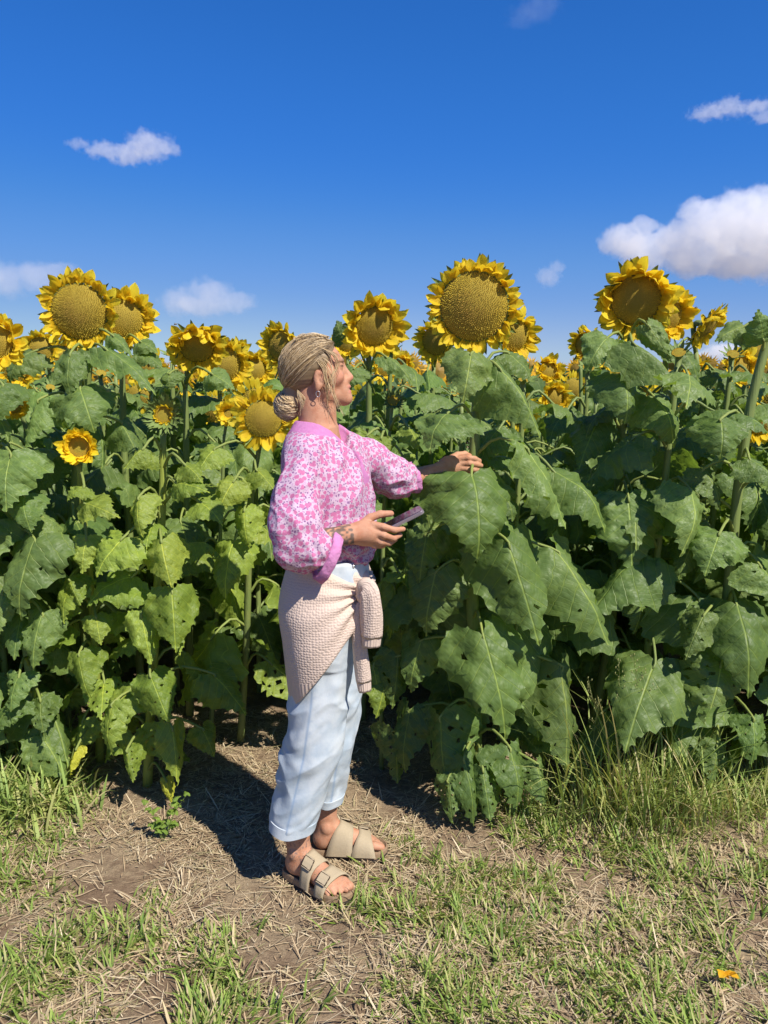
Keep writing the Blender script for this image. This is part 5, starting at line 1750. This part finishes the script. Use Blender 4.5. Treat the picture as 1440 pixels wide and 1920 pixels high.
        link('turn_up', me, je)
    bt = W(662, 1062, 2.085)
    ns = 10
    V2 = [(bt[0], bt[1] - 0.004, bt[2])] + [(bt[0] + 0.0055 * math.cos(a), bt[1], bt[2] + 0.0055 * math.sin(a)) for a in np.arange(ns) * 2 * math.pi / ns] + \
         [(bt[0] + 0.0055 * math.cos(a), bt[1] + 0.03, bt[2] + 0.0055 * math.sin(a)) for a in np.arange(ns) * 2 * math.pi / ns]
    F2 = [(0, 1 + (k + 1) % ns, 1 + k) for k in range(ns)] + [(1 + k, 1 + (k + 1) % ns, 1 + ns + (k + 1) % ns, 1 + ns + k) for k in range(ns)]
    link('rivet', py_mesh('rivet', np.array(V2) - PB, F2, mat_simple('metal_rivet', (0.6, 0.6, 0.62), 0.3, 0.5, None, Metallic=0.9)), je)
build_jeans()

# --- knitted jumper tied round the waist
M_KNIT, M_RIB = mat_knit(), mat_knit(True)
def build_jumper():
    f = Field((-0.42, 1.93, 0.60), (0.02, 2.46, 1.09), 0.0034)
    f.add(loft([pxst(1048, 545, 668, 2.19, 0.146), pxst(1070, 538, 690, 2.19, 0.158), pxst(1110, 528, 700, 2.19, 0.178), pxst(1140, 527, 700, 2.19, 0.188), pxst(1190, 534, 694, 2.19, 0.190),
                pxst(1250, 541, 690, 2.19, 0.180), pxst(1308, 548, 690, 2.19, 0.165)], R(-8), 2.2), 0.01)
    # cut away below the slanting edge that runs from the back hem up to the knot
    a, b = W(574, 1300, 2.06), W(698, 1135, 2.06)
    d = (b - a); n = np.array([-d[2], 0, d[0]]); n = n if n[2] < 0 else -n
    f.cut(half(n, a, (-0.42, 1.93, 0.60), (0.02, 2.46, 1.09)), 0.008)
    # upper edge falls away to the front
    a2, b2 = W(655, 1055, 2.06), W(692, 1100, 2.06)
    d2 = b2 - a2; n2 = np.array([-d2[2], 0, d2[0]]); n2 = n2 if n2[2] > 0 else -n2
    f.cut(half(n2, a2, (-0.42, 1.93, 0.60), (0.02, 2.46, 1.09)), 0.008)
    V, Q = f.mesh()
    V = relax(V, Q, 2, 0.5)
    N_ = normals(V, Q)
    # gathers running to the knot
    K = W(690, 1115, 2.06)
    rel = V - K
    ang = np.arctan2(rel[:, 2], -rel[:, 0])
    dist = np.hypot(rel[:, 0], rel[:, 2])
    g = np.sin(ang * 15 + 1.2 * vnoise(V * 14, 5)) * np.exp(-dist / 0.085)
    soft_ = vnoise(np.stack([V[:, 0] * 15, V[:, 1] * 15, V[:, 2] * 5], 1), 18) - 0.5
    V = V + N_ * (0.011 * g + 0.010 * soft_)[:, None]
    th = np.arctan2(V[:, 1] - 2.19, V[:, 0] + 0.16)
    UV = np.stack([th * 0.165, V[:, 2]], 1)
    cen = V[Q].mean(1)
    zr_ = W(562, 1276, 2.06)[2]
    tip_ = (cen[:, 2] < zr_ + 0.25 * (cen[:, 0] - W(562, 1276, 2.06)[0])) & (cen[:, 2] < zr_ + 0.01)
    def part_(m):
        q = Q[m]; u_, inv = np.unique(q, return_inverse=True)
        return V[u_], inv.reshape(q.shape), UV[u_]
    v_, q_, t_ = part_(~tip_)
    ju = emit('tied_jumper', v_, q_, M_KNIT, UV=t_)
    v_, q_, t_ = part_(tip_)
    emit('ribbed_hem', v_, q_, M_RIB, parent=ju, UV=t_)
    # knot and hanging sleeves
    def soft_tube(name, P, wx, wy, mat, n=30, ns=28, parent=ju):
        P = catmull(P, n); wx = np.interp(np.linspace(0, 1, n), np.linspace(0, 1, len(wx)), wx); wy = np.interp(np.linspace(0, 1, n), np.linspace(0, 1, len(wy)), wy)
        T = np.gradient(P, axis=0); T /= np.linalg.norm(T, axis=1)[:, None]
        V2, UV2, F2 = [], [], []
        L = 0
        for i in range(n):
            if i: L += np.linalg.norm(P[i] - P[i - 1])
            s_ = np.cross(T[i], [0, 1, 0.0]); s_ /= np.linalg.norm(s_); u_ = np.cross(s_, T[i])
            for k in range(ns):
                t_ = 2 * math.pi * k / ns
                wob = 1 + 0.10 * math.sin(3 * t_ + i * 0.25) + 0.05 * math.sin(7 * t_)
                V2.append(P[i] + s_ * wx[i] * wob * math.cos(t_) + u_ * wy[i] * wob * math.sin(t_)); UV2.append((t_ * 0.03, L))
        for i in range(n - 1):
            for k in range(ns):
                F2.append((i * ns + k, i * ns + (k + 1) % ns, (i + 1) * ns + (k + 1) % ns, (i + 1) * ns + k))
        c0, c1 = len(V2), len(V2) + 1
        V2 += [P[0], P[-1] + (P[-2] - P[-1]) * 0.5]; UV2 += [(0, 0), (0, L)]
        me = py_mesh(name, np.array(V2) - PB, F2 + [(c0, (k + 1) % ns, k) for k in range(ns)] + [(c1, (n - 1) * ns + k, (n - 1) * ns + (k + 1) % ns) for k in range(ns)], mat)
        set_uv(me, np.array(UV2))
        return link(name, me, parent)
    s1 = soft_tube('sleeve', [W(676, 1125, 2.055), W(684, 1100, 2.04), W(694, 1112, 2.03), W(697, 1150, 2.03), W(696, 1195, 2.035)], [0.012, 0.022, 0.027, 0.030, 0.028], [0.012, 0.018, 0.020, 0.018, 0.016], M_KNIT)
    soft_tube('ribbed_cuff', [W(696, 1192, 2.035), W(695, 1212, 2.037)], [0.026, 0.024], [0.015, 0.014], M_RIB, n=6, parent=s1)
    s2 = soft_tube('sleeve', [W(690, 1118, 2.075), W(676, 1140, 2.06), W(673, 1180, 2.06), W(678, 1240, 2.065), W(681, 1278, 2.07)], [0.014, 0.018, 0.019, 0.021, 0.021], [0.014, 0.016, 0.015, 0.015, 0.014], M_KNIT)
    soft_tube('ribbed_cuff', [W(681, 1274, 2.07), W(683, 1296, 2.072)], [0.020, 0.018], [0.013, 0.012], M_RIB, n=6, parent=s2)
    soft_tube('knot', [W(672, 1112, 2.08), W(683, 1116, 2.05), W(692, 1126, 2.06)], [0.016, 0.024, 0.014], [0.014, 0.020, 0.012], M_KNIT, n=14)
build_jumper()

# --- hair
def build_hair():
    M_HAIR = mat_hair()
    f = Field(HC - np.array([0.14, 0.12, 0.16]), HC + np.array([0.14, 0.12, 0.12]), 0.0028)
    f.add(hell((-0.008, 0, 0.014), (0.0925, 0.078, 0.0775)), 0.01)
    f.add(hell((-0.042, 0, -0.020), (0.053, 0.056, 0.054)), 0.03)
    lo, hi = HC - 0.2, HC + 0.2
    # hairline: from forehead to behind the ear
    n = HR @ np.array([0.90, 0, -0.44])
    f.cut(half(n, hp(0.040, 0, 0.004), lo, hi), 0.012)
    f.cut(hell((0.022, -0.085, -0.052), (0.034, 0.040, 0.050)), 0.008)
    f.cut(hell((0.022, 0.085, -0.052), (0.034, 0.040, 0.050)), 0.008)
    V, Q = f.mesh()
    V = relax(V, Q, 2, 0.5)
    lc = (V - HC) @ HR
    N_ = normals(V, Q)
    # combed grooves towards the bun
    E = np.array([-0.080, 0, -0.055])
    rel = lc - E
    ang = np.arctan2(rel[:, 1], rel[:, 2] + 0.02)
    V = V + N_ * (0.0002 * np.sin(ang * 60 + 5 * vnoise(lc * 30, 3)))[:, None]
    top = np.clip((lc[:, 2] - 0.03) / 0.035, 0, 1)[:, None]
    C = (1 - top) * np.array([0.22, 0.155, 0.085]) + top * np.array([0.12, 0.08, 0.05])  # cap coloured darker as shade beneath the strands; crown darker still for roots
    C = C * (0.7 + 0.6 * vnoise(np.stack([ang * 40, lc[:, 0] * 6, lc[:, 2] * 6], 1), 7))[:, None]
    hair = emit('hair', V, Q, M_HAIR, C=C)
    # strands laid over it, from the hairline to the bun
    from mathutils.bvhtree import BVHTree
    bv = BVHTree.FromPolygons([tuple(v) for v in V], [tuple(int(i) for i in q) for q in Q])
    rs = np.random.default_rng(12)
    parts, cols = [], []
    pal = np.array([(0.57, 0.42, 0.235), (0.42, 0.295, 0.15), (0.70, 0.56, 0.36), (0.24, 0.16, 0.08), (0.15, 0.10, 0.055)])
    def proj(d, lift):
        d = d / np.linalg.norm(d)
        r = 1 / math.sqrt((d[0] / 0.0955) ** 2 + (d[1] / 0.0815) ** 2 + (d[2] / 0.0795) ** 2)
        return d * (r + lift) + np.array([-0.010, 0, 0.016])
    for i in range(2600):
        th = rs.uniform(-1.25, 1.25)                       # round the hairline: 0 = forehead centre
        st = np.array([0.88 * math.cos(th) ** 0.6, math.sin(th) * 0.95, 0.20 + 0.50 * math.cos(th) + rs.normal(0, 0.05)])
        if rs.random() < 0.45: st = st * (1 - rs.uniform(0, 0.9)) + np.array([-0.4, math.sin(th) * 0.9, 0.75]) * rs.uniform(0.2, 0.9)
        en = np.array([-0.82, rs.normal(0, 0.14) + 0.1 * math.sin(th), -0.62 + rs.normal(0, 0.08)])
        st /= np.linalg.norm(st); en /= np.linalg.norm(en)
        lift = rs.uniform(0.0, 0.0028) if rs.random() < 0.88 else rs.uniform(0.003, 0.0075)
        P = []
        wob = rs.normal(0, 0.035, 3)
        for s in np.linspace(0, 1, 11):
            d = st * (1 - s) + en * s + np.array([0, math.copysign(0.22, math.sin(th)) * math.sin(math.pi * s) * abs(math.sin(th)), 0.10 * math.sin(math.pi * s)]) + wob * math.sin(math.pi * s)
            o_ = hp(-0.02, 0, 0.0); tgt = HC + HR @ proj(d, 0.0); dv = (tgt - o_) / np.linalg.norm(tgt - o_)
            hit = bv.ray_cast(Vector(o_ + dv * 0.3), Vector(-dv))[0]
            P.append((np.array(hit) if hit is not None else tgt) + dv * (lift + 0.0006 * math.sin(7 * s + i)))
        parts.append(tube(P, np.interp(np.linspace(0, 1, 11), [0, .1, .9, 1], [0.0002, 0.00055, 0.0006, 0.0004]) * rs.uniform(0.5, 1.3), 4, cap=False))
        dark_root = np.linspace(0, 1, 11)
        c = pal[rs.choice(5, p=[.34, .26, .2, .12, .08])]
        root_c = np.array([0.15, 0.105, 0.065])
        cc = np.array([root_c * max(0, 0.92 - s * 2.2) + c * min(1, 0.08 + s * 2.2) for s in dark_root])
        cols.append(np.repeat(cc, 4, 0))
    # loose strands: past the ear, over the temple, flyaways
    loose = []
    for i in range(26):
        y0 = -0.070 - rs.uniform(0, 0.012)
        x0 = rs.uniform(0.018, 0.05)
        x1 = rs.uniform(0.020, 0.085); z1 = -rs.uniform(0.09, 0.15)
        loose.append([(x0 - 0.03, y0 + 0.012, 0.035), (x0, y0, 0.005), (x0 + 0.008 + rs.uniform(-.006, .01), y0 - 0.004, -0.04), ((x0 + x1) / 2 + 0.004, y0 - 0.002, (z1 - 0.04) / 2), (x1, y0 + rs.uniform(0, 0.03), z1)])
    for i in range(16):
        x0 = rs.uniform(0.045, 0.075)
        loose.append([(0.02, -0.068, 0.058), (x0, -0.060 - rs.uniform(0, 0.012), 0.034), (x0 + rs.uniform(0.0, 0.015), -0.060, 0.002), (x0 - rs.uniform(0.0, 0.02), -0.066, -0.03), (x0 - 0.03, -0.07, -0.055 - rs.uniform(0, .03))])
    for i in range(60):
        a = rs.uniform(-1.0, 2.2)
        loose.append([(0.05 * math.cos(a), rs.uniform(-.05, .05), 0.088), (0.03 * math.cos(a) - 0.02, rs.uniform(-.05, .05), 0.096 + rs.uniform(0, .006)), (-0.055, rs.uniform(-.06, .06), 0.078 + rs.uniform(0, .012))])
    for i in range(14):
        loose.append([(-0.055, -0.045, -0.06), (-0.05 + rs.uniform(-.01, .02), -0.05, -0.09), (-0.045 + rs.uniform(-.02, .04), -0.045, -0.12 - rs.uniform(0, 0.02))])
    for P in loose:
        P = catmull([hp(*p) for p in P], 12)
        parts.append(tube(P, np.linspace(0.0009, 0.0004, 12) * rs.uniform(0.6, 1.3), 3, cap=False))
        c = pal[rs.choice(3)]
        cols.append(np.tile(c, (36, 1)))
    V, F = join(parts)
    me = py_mesh('strands', V - PB, F, M_HAIR); set_col(me, np.vstack(cols))
    s = link('strands', me, hair); s['kind'] = 'stuff'
    # bun: coiled strands
    BC = W(539, 760, 2.235)
    parts, cols = [], []
    f = Field(BC - 0.07, BC + 0.07, 0.003)
    f.add(ell(BC, (0.0365, 0.036, 0.040)), 0.01)
    f.add(cone(BC + [0.02, 0, 0.012], hp(-0.065, 0, -0.052), 0.026, 0.030), 0.02)
    Vb, Qb = f.mesh()
    bun = emit('bun', Vb, Qb, M_HAIR, parent=hair, C=np.tile([0.30, 0.21, 0.12], (len(Vb), 1)))
    for i in range(420):
        tilt = rs.normal(0, 0.35); off = rs.uniform(-0.85, 0.85); ph = rs.uniform(0, 6.28); ln = rs.uniform(1.6, 3.6)
        rr = math.sqrt(1 - off ** 2 * 0.92)
        P = []
        for s_ in np.linspace(0, 1, 14):
            a = ph + ln * s_
            p = np.array([rr * math.cos(a), rr * math.sin(a), off + 0.25 * (s_ - 0.5)])
            p /= max(0.6, np.linalg.norm(p))
            p = np.array(Matrix.Rotation(tilt + 0.5, 3, 'Y') @ Matrix.Rotation(0.4, 3, 'X')) @ p
            P.append(BC + p * np.array([0.039, 0.0385, 0.0425]) * (1.0 + 0.03 * math.sin(3 * s_ + i) + (0.10 * rs.random() if i % 9 == 0 else 0)))
        parts.append(tube(P, np.interp(np.linspace(0, 1, 14), [0, .2, .8, 1], [.0003, .0008, .0008, .0003]) * rs.uniform(0.6, 1.3), 4, cap=False))
        cols.append(np.tile(pal[rs.choice(5, p=[.3, .2, .3, .1, .1])] * 1.1, (56, 1)))
    V, F = join(parts)
    me = py_mesh('coil', V - PB, F, M_HAIR); set_col(me, np.vstack(cols))
    me_o = link('coil', me, hair); me_o['kind'] = 'stuff'
build_hair()

def earring():
    c = hp(0.006, -0.079, -0.076)
    P = [c + HR @ np.array([0.0055 * math.cos(a), 0.001, 0.008 * math.sin(a)]) for a in np.linspace(0, 2 * math.pi, 25)]
    V, F = tube(P, 0.0010, 6, cap=False)
    link('earring', py_mesh('earring', V - PB, F, mat_simple('silver_ring', (0.85, 0.82, 0.78), 0.2, 0.5, None, Metallic=1.0)), person)
earring()

# --- sandals
M_SUEDE = mat_simple('taupe_suede', (0.42, 0.345, 0.235), 0.9, 0.1, 160.0, 0.3, (0.33, 0.265, 0.175), 0.002)
M_CORK = mat_simple('cork_sole', (0.36, 0.25, 0.155), 0.85, 0.15, 220.0, 0.4, (0.20, 0.13, 0.08), 0.002)
M_RUBBER = mat_simple('dark_outsole', (0.055, 0.045, 0.04), 0.8, 0.2, 90.0, 0.2, (0.03, 0.025, 0.02))
M_BUCKLE = mat_simple('bronze_buckle', (0.075, 0.05, 0.035), 0.35, 0.5, None, Metallic=0.6)
def sandal(O, Rm, s):
    base = np.array([O[0], O[1], 0.0])
    root = empty('sandal', base - PB); root.parent = person
    M4 = Matrix(Rm.tolist()).to_4x4()
    root.rotation_euler = M4.to_euler()
    out = catmull([(-.006, 0), (.005, .024), (.04, .034), (.09, .034), (.14, .042), (.19, .050), (.225, .044), (.248, .024), (.252, .004), (.244, -.018), (.215, -.042), (.17, -.049), (.11, -.040), (.05, -.034), (.006, -.025), (-.006, 0)], 46)[:-1]
    out = out * np.array([1, s])
    def slab(name, rings, mat):
        """rings: (offset scale, z)"""
        n = len(out); c = np.array([0.12, 0])
        V, F = [], []
        for k, z in rings:
            d = out - c; l = np.linalg.norm(d, axis=1)[:, None]
            p = c + d / l * (l + k)
            V += [(x, y, z + (0.010 * max(0, (x - 0.2) / 0.05) ** 2 if z < 0.012 else 0.004 * max(0, (x - 0.2) / 0.05) ** 2)) for x, y in p]
        m = len(rings)
        for i in range(m - 1):
            for k in range(n): F.append((i * n + k, i * n + (k + 1) % n, (i + 1) * n + (k + 1) % n, (i + 1) * n + k))
        F.append(tuple(range(n))[::-1]); F.append(tuple((m - 1) * n + k for k in range(n)))
        if s < 0: F = [f[::-1] for f in F]
        return link(name, py_mesh(name, V, F, mat, smooth=False), root)
    slab('outsole', [(-0.004, 0.001), (0.001, 0.003), (0.001, 0.010)], M_RUBBER)
    slab('footbed', [(-0.001, 0.0095), (0.0, 0.012), (0.001, 0.028), (-0.001, 0.034), (-0.004, 0.0345), (-0.009, 0.029), (-0.02, 0.0265)], M_CORK)
    def arc(x, th, h, wy, lift=0.0):
        # th: 0 = inner (big toe) side, pi = outer side
        c, sn = math.cos(th), math.sin(th)
        y = wy * math.copysign(abs(c) ** 0.75, c)
        return np.array([x, y * s, 0.022 + (h + lift) * sn ** 0.8])
    def band(name, x0t, x1t, x0m, x1m, x0l, x1l, h0, h1, w0, w1):
        n = 22
        V, F = [], []
        for i in range(n):
            th = math.pi * i / (n - 1)
            t = i / (n - 1)
            a0 = np.interp(t, [0, .45, 1], [x0m, x0t, x0l]); a1 = np.interp(t, [0, .45, 1], [x1m, x1t, x1l])
            for j in range(5):
                q = j / 4
                x = a0 + (a1 - a0) * q
                hh = h0 + (h1 - h0) * q; ww = w0 + (w1 - w0) * q
                for l in (0.0, 0.0035): V.append(arc(x, th, hh, ww + l, l))
        def id_(i, j, l): return (i * 5 + j) * 2 + l
        for i in range(n - 1):
            for j in range(4):
                F.append((id_(i, j, 1), id_(i + 1, j, 1), id_(i + 1, j + 1, 1), id_(i, j + 1, 1)))
                F.append((id_(i, j, 0), id_(i, j + 1, 0), id_(i + 1, j + 1, 0), id_(i + 1, j, 0)))
            F.append((id_(i, 0, 0), id_(i + 1, 0, 0), id_(i + 1, 0, 1), id_(i, 0, 1)))
            F.append((id_(i, 4, 1), id_(i + 1, 4, 1), id_(i + 1, 4, 0), id_(i, 4, 0)))
        return link(name, py_mesh(name, V, F, M_SUEDE), root)
    b1 = band('strap', 0.098, 0.142, 0.052, 0.138, 0.092, 0.128, 0.094, 0.068, 0.043, 0.048)
    b2 = band('strap', 0.160, 0.200, 0.134, 0.214, 0.152, 0.188, 0.059, 0.043, 0.050, 0.0545)
    # buckles on the outer side
    for b, xa, h, wy in ((b1, 0.114, 0.083, 0.046), (b2, 0.174, 0.052, 0.053)):
        th = math.pi * 0.66
        p = arc(xa, th, h, wy + 0.005, 0.005); p2 = arc(xa, th + 0.05, h, wy + 0.005, 0.005)
        ty = (p - p2) / np.linalg.norm(p - p2); tx = np.array([1, 0, -0.25 if b is b1 else -0.18]); tx /= np.linalg.norm(tx)
        nz = np.cross(tx, ty); nz = nz if nz[2] > 0 else -nz
        a_, b_ = 0.0165, 0.0145
        cr = [p + tx * a_ * i + ty * b_ * j + nz * 0.002 for i, j in ((-1, -1), (1, -1), (1, 1), (-1, 1))]
        parts = [tube([cr[k], cr[(k + 1) % 4]], [0.0021, 0.0021], 6) for k in range(4)] + [tube([(cr[0] + cr[3]) / 2, (cr[1] + cr[2]) / 2], [0.0012, 0.0012], 5)]
        V, F = join(parts)
        link('buckle', py_mesh('buckle', V, F, M_BUCKLE), b)
        # strap end through the buckle
        e = [p + ty * 0.018 * -1 + nz * 0.003, p + nz * 0.005, p + ty * 0.02 + nz * 0.003]
        wv = []
        for q in e: wv += [q - tx * 0.0155, q + tx * 0.0155, q - tx * 0.0155 - nz * 0.003, q + tx * 0.0155 - nz * 0.003]
        F = []
        for k in range(2):
            o = 4 * k
            F += [(o, o + 1, o + 5, o + 4), (o + 2, o + 6, o + 7, o + 3), (o, o + 4, o + 6, o + 2), (o + 1, o + 3, o + 7, o + 5)]
        F += [(0, 2, 3, 1), (8, 9, 11, 10)]
        link('strap_end', py_mesh('strap_end', wv, F, M_SUEDE, smooth=False), b)
    return root
sandal(FR_O, FR_R, 1)
sandal(FL_O, FL_R, -1)

# --- the phone in her right hand
def phone():
    a, b = W(704, 1000, 2.085), W(791, 956, 2.10)
    ax = (b - a) / np.linalg.norm(b - a)
    wv = np.array([0.10, 1.0, 0.12]); wv -= ax * (wv @ ax); wv /= np.linalg.norm(wv)
    nz = np.cross(ax, wv)
    if nz[2] < 0: nz = -nz
    L = np.linalg.norm(b - a)
    c = (a + b) / 2 + wv * 0.012
    root = empty('phone', c)
    tag(root, 'slim dark smartphone in clear case held in the woman\'s right hand', 'phone')
    Rm = Matrix((ax, wv, nz)).transposed().to_4x4()
    root.rotation_euler = Rm.to_euler()
    def slab(name, l, w_, t, r, mat, z0=0.0, ns=6, parent=root):
        P = []
        for (sx, sy, a0) in ((1, 1, 0), (-1, 1, 90), (-1, -1, 180), (1, -1, 270)):
            for k in range(ns):
                an = R(a0 + 90 * k / (ns - 1))
                P.append((sx * (l / 2 - r) + r * math.cos(an), sy * (w_ / 2 - r) + r * math.sin(an)))
        n = len(P); V, F = [], []
        for sc, z in ((0.985, -t / 2), (1.0, -t / 2 + t * 0.2), (1.0, t / 2 - t * 0.2), (0.985, t / 2)):
            V += [(x * sc, y * sc, z + z0) for x, y in P]
        for i in range(3):
            for k in range(n): F.append((i * n + k, i * n + (k + 1) % n, (i + 1) * n + (k + 1) % n, (i + 1) * n + k))
        F.append(tuple(range(n))[::-1]); F.append(tuple(3 * n + k for k in range(n)))
        return link(name, py_mesh(name, V, F, mat, smooth=False), parent)
    Lp = max(0.146, L)
    slab('body', Lp, 0.070, 0.0078, 0.010, mat_simple('phone_metal', (0.16, 0.12, 0.15), 0.25, 0.5, None, Metallic=0.7))
    slab('screen', Lp - 0.008, 0.064, 0.0006, 0.008, mat_simple('phone_glass', (0.012, 0.012, 0.015), 0.06, 0.6), 0.0043)
    m, t, out = newmat('clear_case')
    p = principled(t, out, (0.40, 0.34, 0.38), 0.15, 0.5, Alpha=0.35)
    slab('case', Lp + 0.004, 0.074, 0.0098, 0.012, m, -0.0012)
phone()

# ------------------------------------------------------------------ clouds: real volumes far away
def cloud(label, blobs, D, dens, seed, thr=0.0, nscale=2.6, depth=0.8, noise_amp=1.5, soft_=0.42):
    """blobs: (px,py,r_px[,flat]) in photo pixels, placed at distance D"""
    k = D / FOC
    cx = sum(b[0] for b in blobs) / len(blobs); cy = sum(b[1] for b in blobs) / len(blobs)
    cen = W(cx, cy, D)
    L = []
    rs = random.Random(seed)
    for b in blobs:
        fl = b[3] if len(b) > 3 else 0.7
        p = W(b[0], b[1], D) - cen
        L.append((p[0], rs.uniform(-0.4, 0.4) * b[2] * k, p[2], b[2] * k, b[2] * k * depth, b[2] * k * fl))
    # hull: one lumpy closed mesh round the puffs
    V, F = [], []
    import bmesh
    bm = bmesh.new()
    for (x, y, z, rx, ry, rz) in L:
        g = bmesh.ops.create_icosphere(bm, subdivisions=2, radius=1.0)
        for v in g['verts']: v.co = Vector((x + v.co.x * rx * 1.25, y + v.co.y * ry * 1.25, z + v.co.z * rz * 1.25))
    me = bpy.data.meshes.new('cloud'); bm.to_mesh(me); bm.free()
    o = link('cloud', me); o.location = cen
    size = max(l[3] for l in L)
    rm = o.modifiers.new('merge', 'REMESH'); rm.mode = 'VOXEL'; rm.voxel_size = size * 0.12
    m, t, out = newmat('cloud_volume')
    oc = nd(t, 'ShaderNodeTexCoord').outputs['Object']
    wob = nd(t, 'ShaderNodeTexNoise', {'Vector': oc, 'Scale': nscale / size, 'Detail': 8.0, 'Roughness': 0.62})
    tot = None
    for (x, y, z, rx, ry, rz) in L:
        v = nd(t, 'ShaderNodeVectorMath', {0: oc, 1: (x, y, z)}, operation='SUBTRACT').outputs[0]
        v = nd(t, 'ShaderNodeVectorMath', {0: v, 1: (rx, ry, rz)}, operation='DIVIDE').outputs[0]
        l = nd(t, 'ShaderNodeVectorMath', {0: v}, operation='LENGTH').outputs['Value']
        g = mth(t, 'SUBTRACT', 1.0, l)
        tot = g if tot is None else mth(t, 'MAXIMUM', tot, g)
    nz = mth(t, 'MULTIPLY', mth(t, 'SUBTRACT', wob.outputs[0], 0.5), noise_amp)
    f = mth(t, 'SUBTRACT', mth(t, 'ADD', tot, nz), thr)
    f = rng_map(t, f, 0.0, soft_)
    pv = nd(t, 'ShaderNodeVolumePrincipled', {'Color': (0.985, 0.985, 0.99, 1), 'Density': mth(t, 'MULTIPLY', f, dens / size), 'Anisotropy': 0.0})
    t.links.new(pv.outputs[0], out.inputs['Volume'])
    me.materials.append(m)
    tag(o, label, 'cloud')
    return o

cloud('big bright white cumulus cloud at the right edge', [(1165, 455, 46), (1215, 470, 52, .8), (1285, 455, 62), (1330, 440, 70, .85), (1400, 430, 82, .9), (1460, 440, 90, .9), (1300, 490, 60, .5), (1400, 490, 70, .5), (1205, 425, 26), (1300, 400, 36), (1385, 385, 36), (1430, 372, 36), (1550, 450, 90)], 3600, 1.8, 1, nscale=3.4, soft_=0.22)
cloud('small torn white cloud high at the left', [(190, 278, 42, .4), (235, 283, 50, .45), (285, 280, 46, .6), (275, 258, 24), (315, 275, 24, .9), (145, 268, 26, .4)], 4200, 0.7, 2, thr=0.10, noise_amp=2.3, nscale=3.2)
cloud('low faint cloud bank at the left edge', [(10, 525, 60, .6), (70, 520, 62, .5), (120, 510, 40, .5), (-60, 520, 70, .6)], 4600, 0.45, 3)
cloud('small rounded white cloud low above the left flowers', [(345, 568, 48, .6), (395, 555, 50, .7), (440, 568, 42, .5), (385, 575, 70, .3)], 4400, 0.55, 4, noise_amp=2.0)
cloud('thin wispy cloud high at the right edge', [(1330, 210, 40, .4), (1372, 198, 36, .6), (1420, 198, 40, .4), (1440, 215, 30, .5)], 4000, 0.6, 5, thr=0.14, noise_amp=2.4, nscale=3.2)
cloud('tiny faint wisp of cloud between giant flower and big cloud', [(1030, 518, 26, .8), (1045, 500, 18, .8)], 4400, 0.3, 6)
cloud('faint wisp of cloud near the top of the sky', [(1000, 25, 50, .4), (1015, 10, 36, .6), (975, 40, 30, .4)], 3500, 0.08, 7, thr=0.05)
cloud('low white cloud behind the leaves at the right edge', [(1345, 660, 30, .6), (1370, 655, 26, .6), (1320, 668, 24, .5)], 5200, 0.9, 8)

# ------------------------------------------------------------------ insects over the flowers
M_BEE = mat_simple('bee_body', (0.05, 0.03, 0.015), 0.6, 0.3, 300.0, 0.3, (0.25, 0.14, 0.03))
M_WING = mat_simple('bee_wing', (0.35, 0.35, 0.33), 0.3, 0.5, None, Alpha=0.5)
for lab, px, py, Y in [('tiny bee flying right of the ruffled sunflower', 1305, 577, 2.9), ('tiny bee hovering above the shaggy sunflower', 329, 608, 2.9), ('tiny bee in the air just right of the shaggy sunflower', 430, 639, 3.1)]:
    root = empty('bee', W(px, py, Y)); tag(root, lab, 'bee', 'bees over the flowers')
    V, F = tube([(-.006, 0, 0), (-.004, 0, 0), (-.001, 0, 0), (0.0005, 0, 0), (.003, 0, .0005), (.005, 0, .0005), (.0068, 0, 0)], [.0006, .0023, .0028, .0015, .0022, .0014, .0004], 8)
    link('body', py_mesh('body', V, F, M_BEE), root)
    for s in (-1, 1):
        link('wing', py_mesh('wing', [(.002, s * .001, .002), (-.004, s * .003, .004), (-.005, s * .008, .005), (.001, s * .007, .005)], [(0, 1, 2, 3)], M_WING), root)
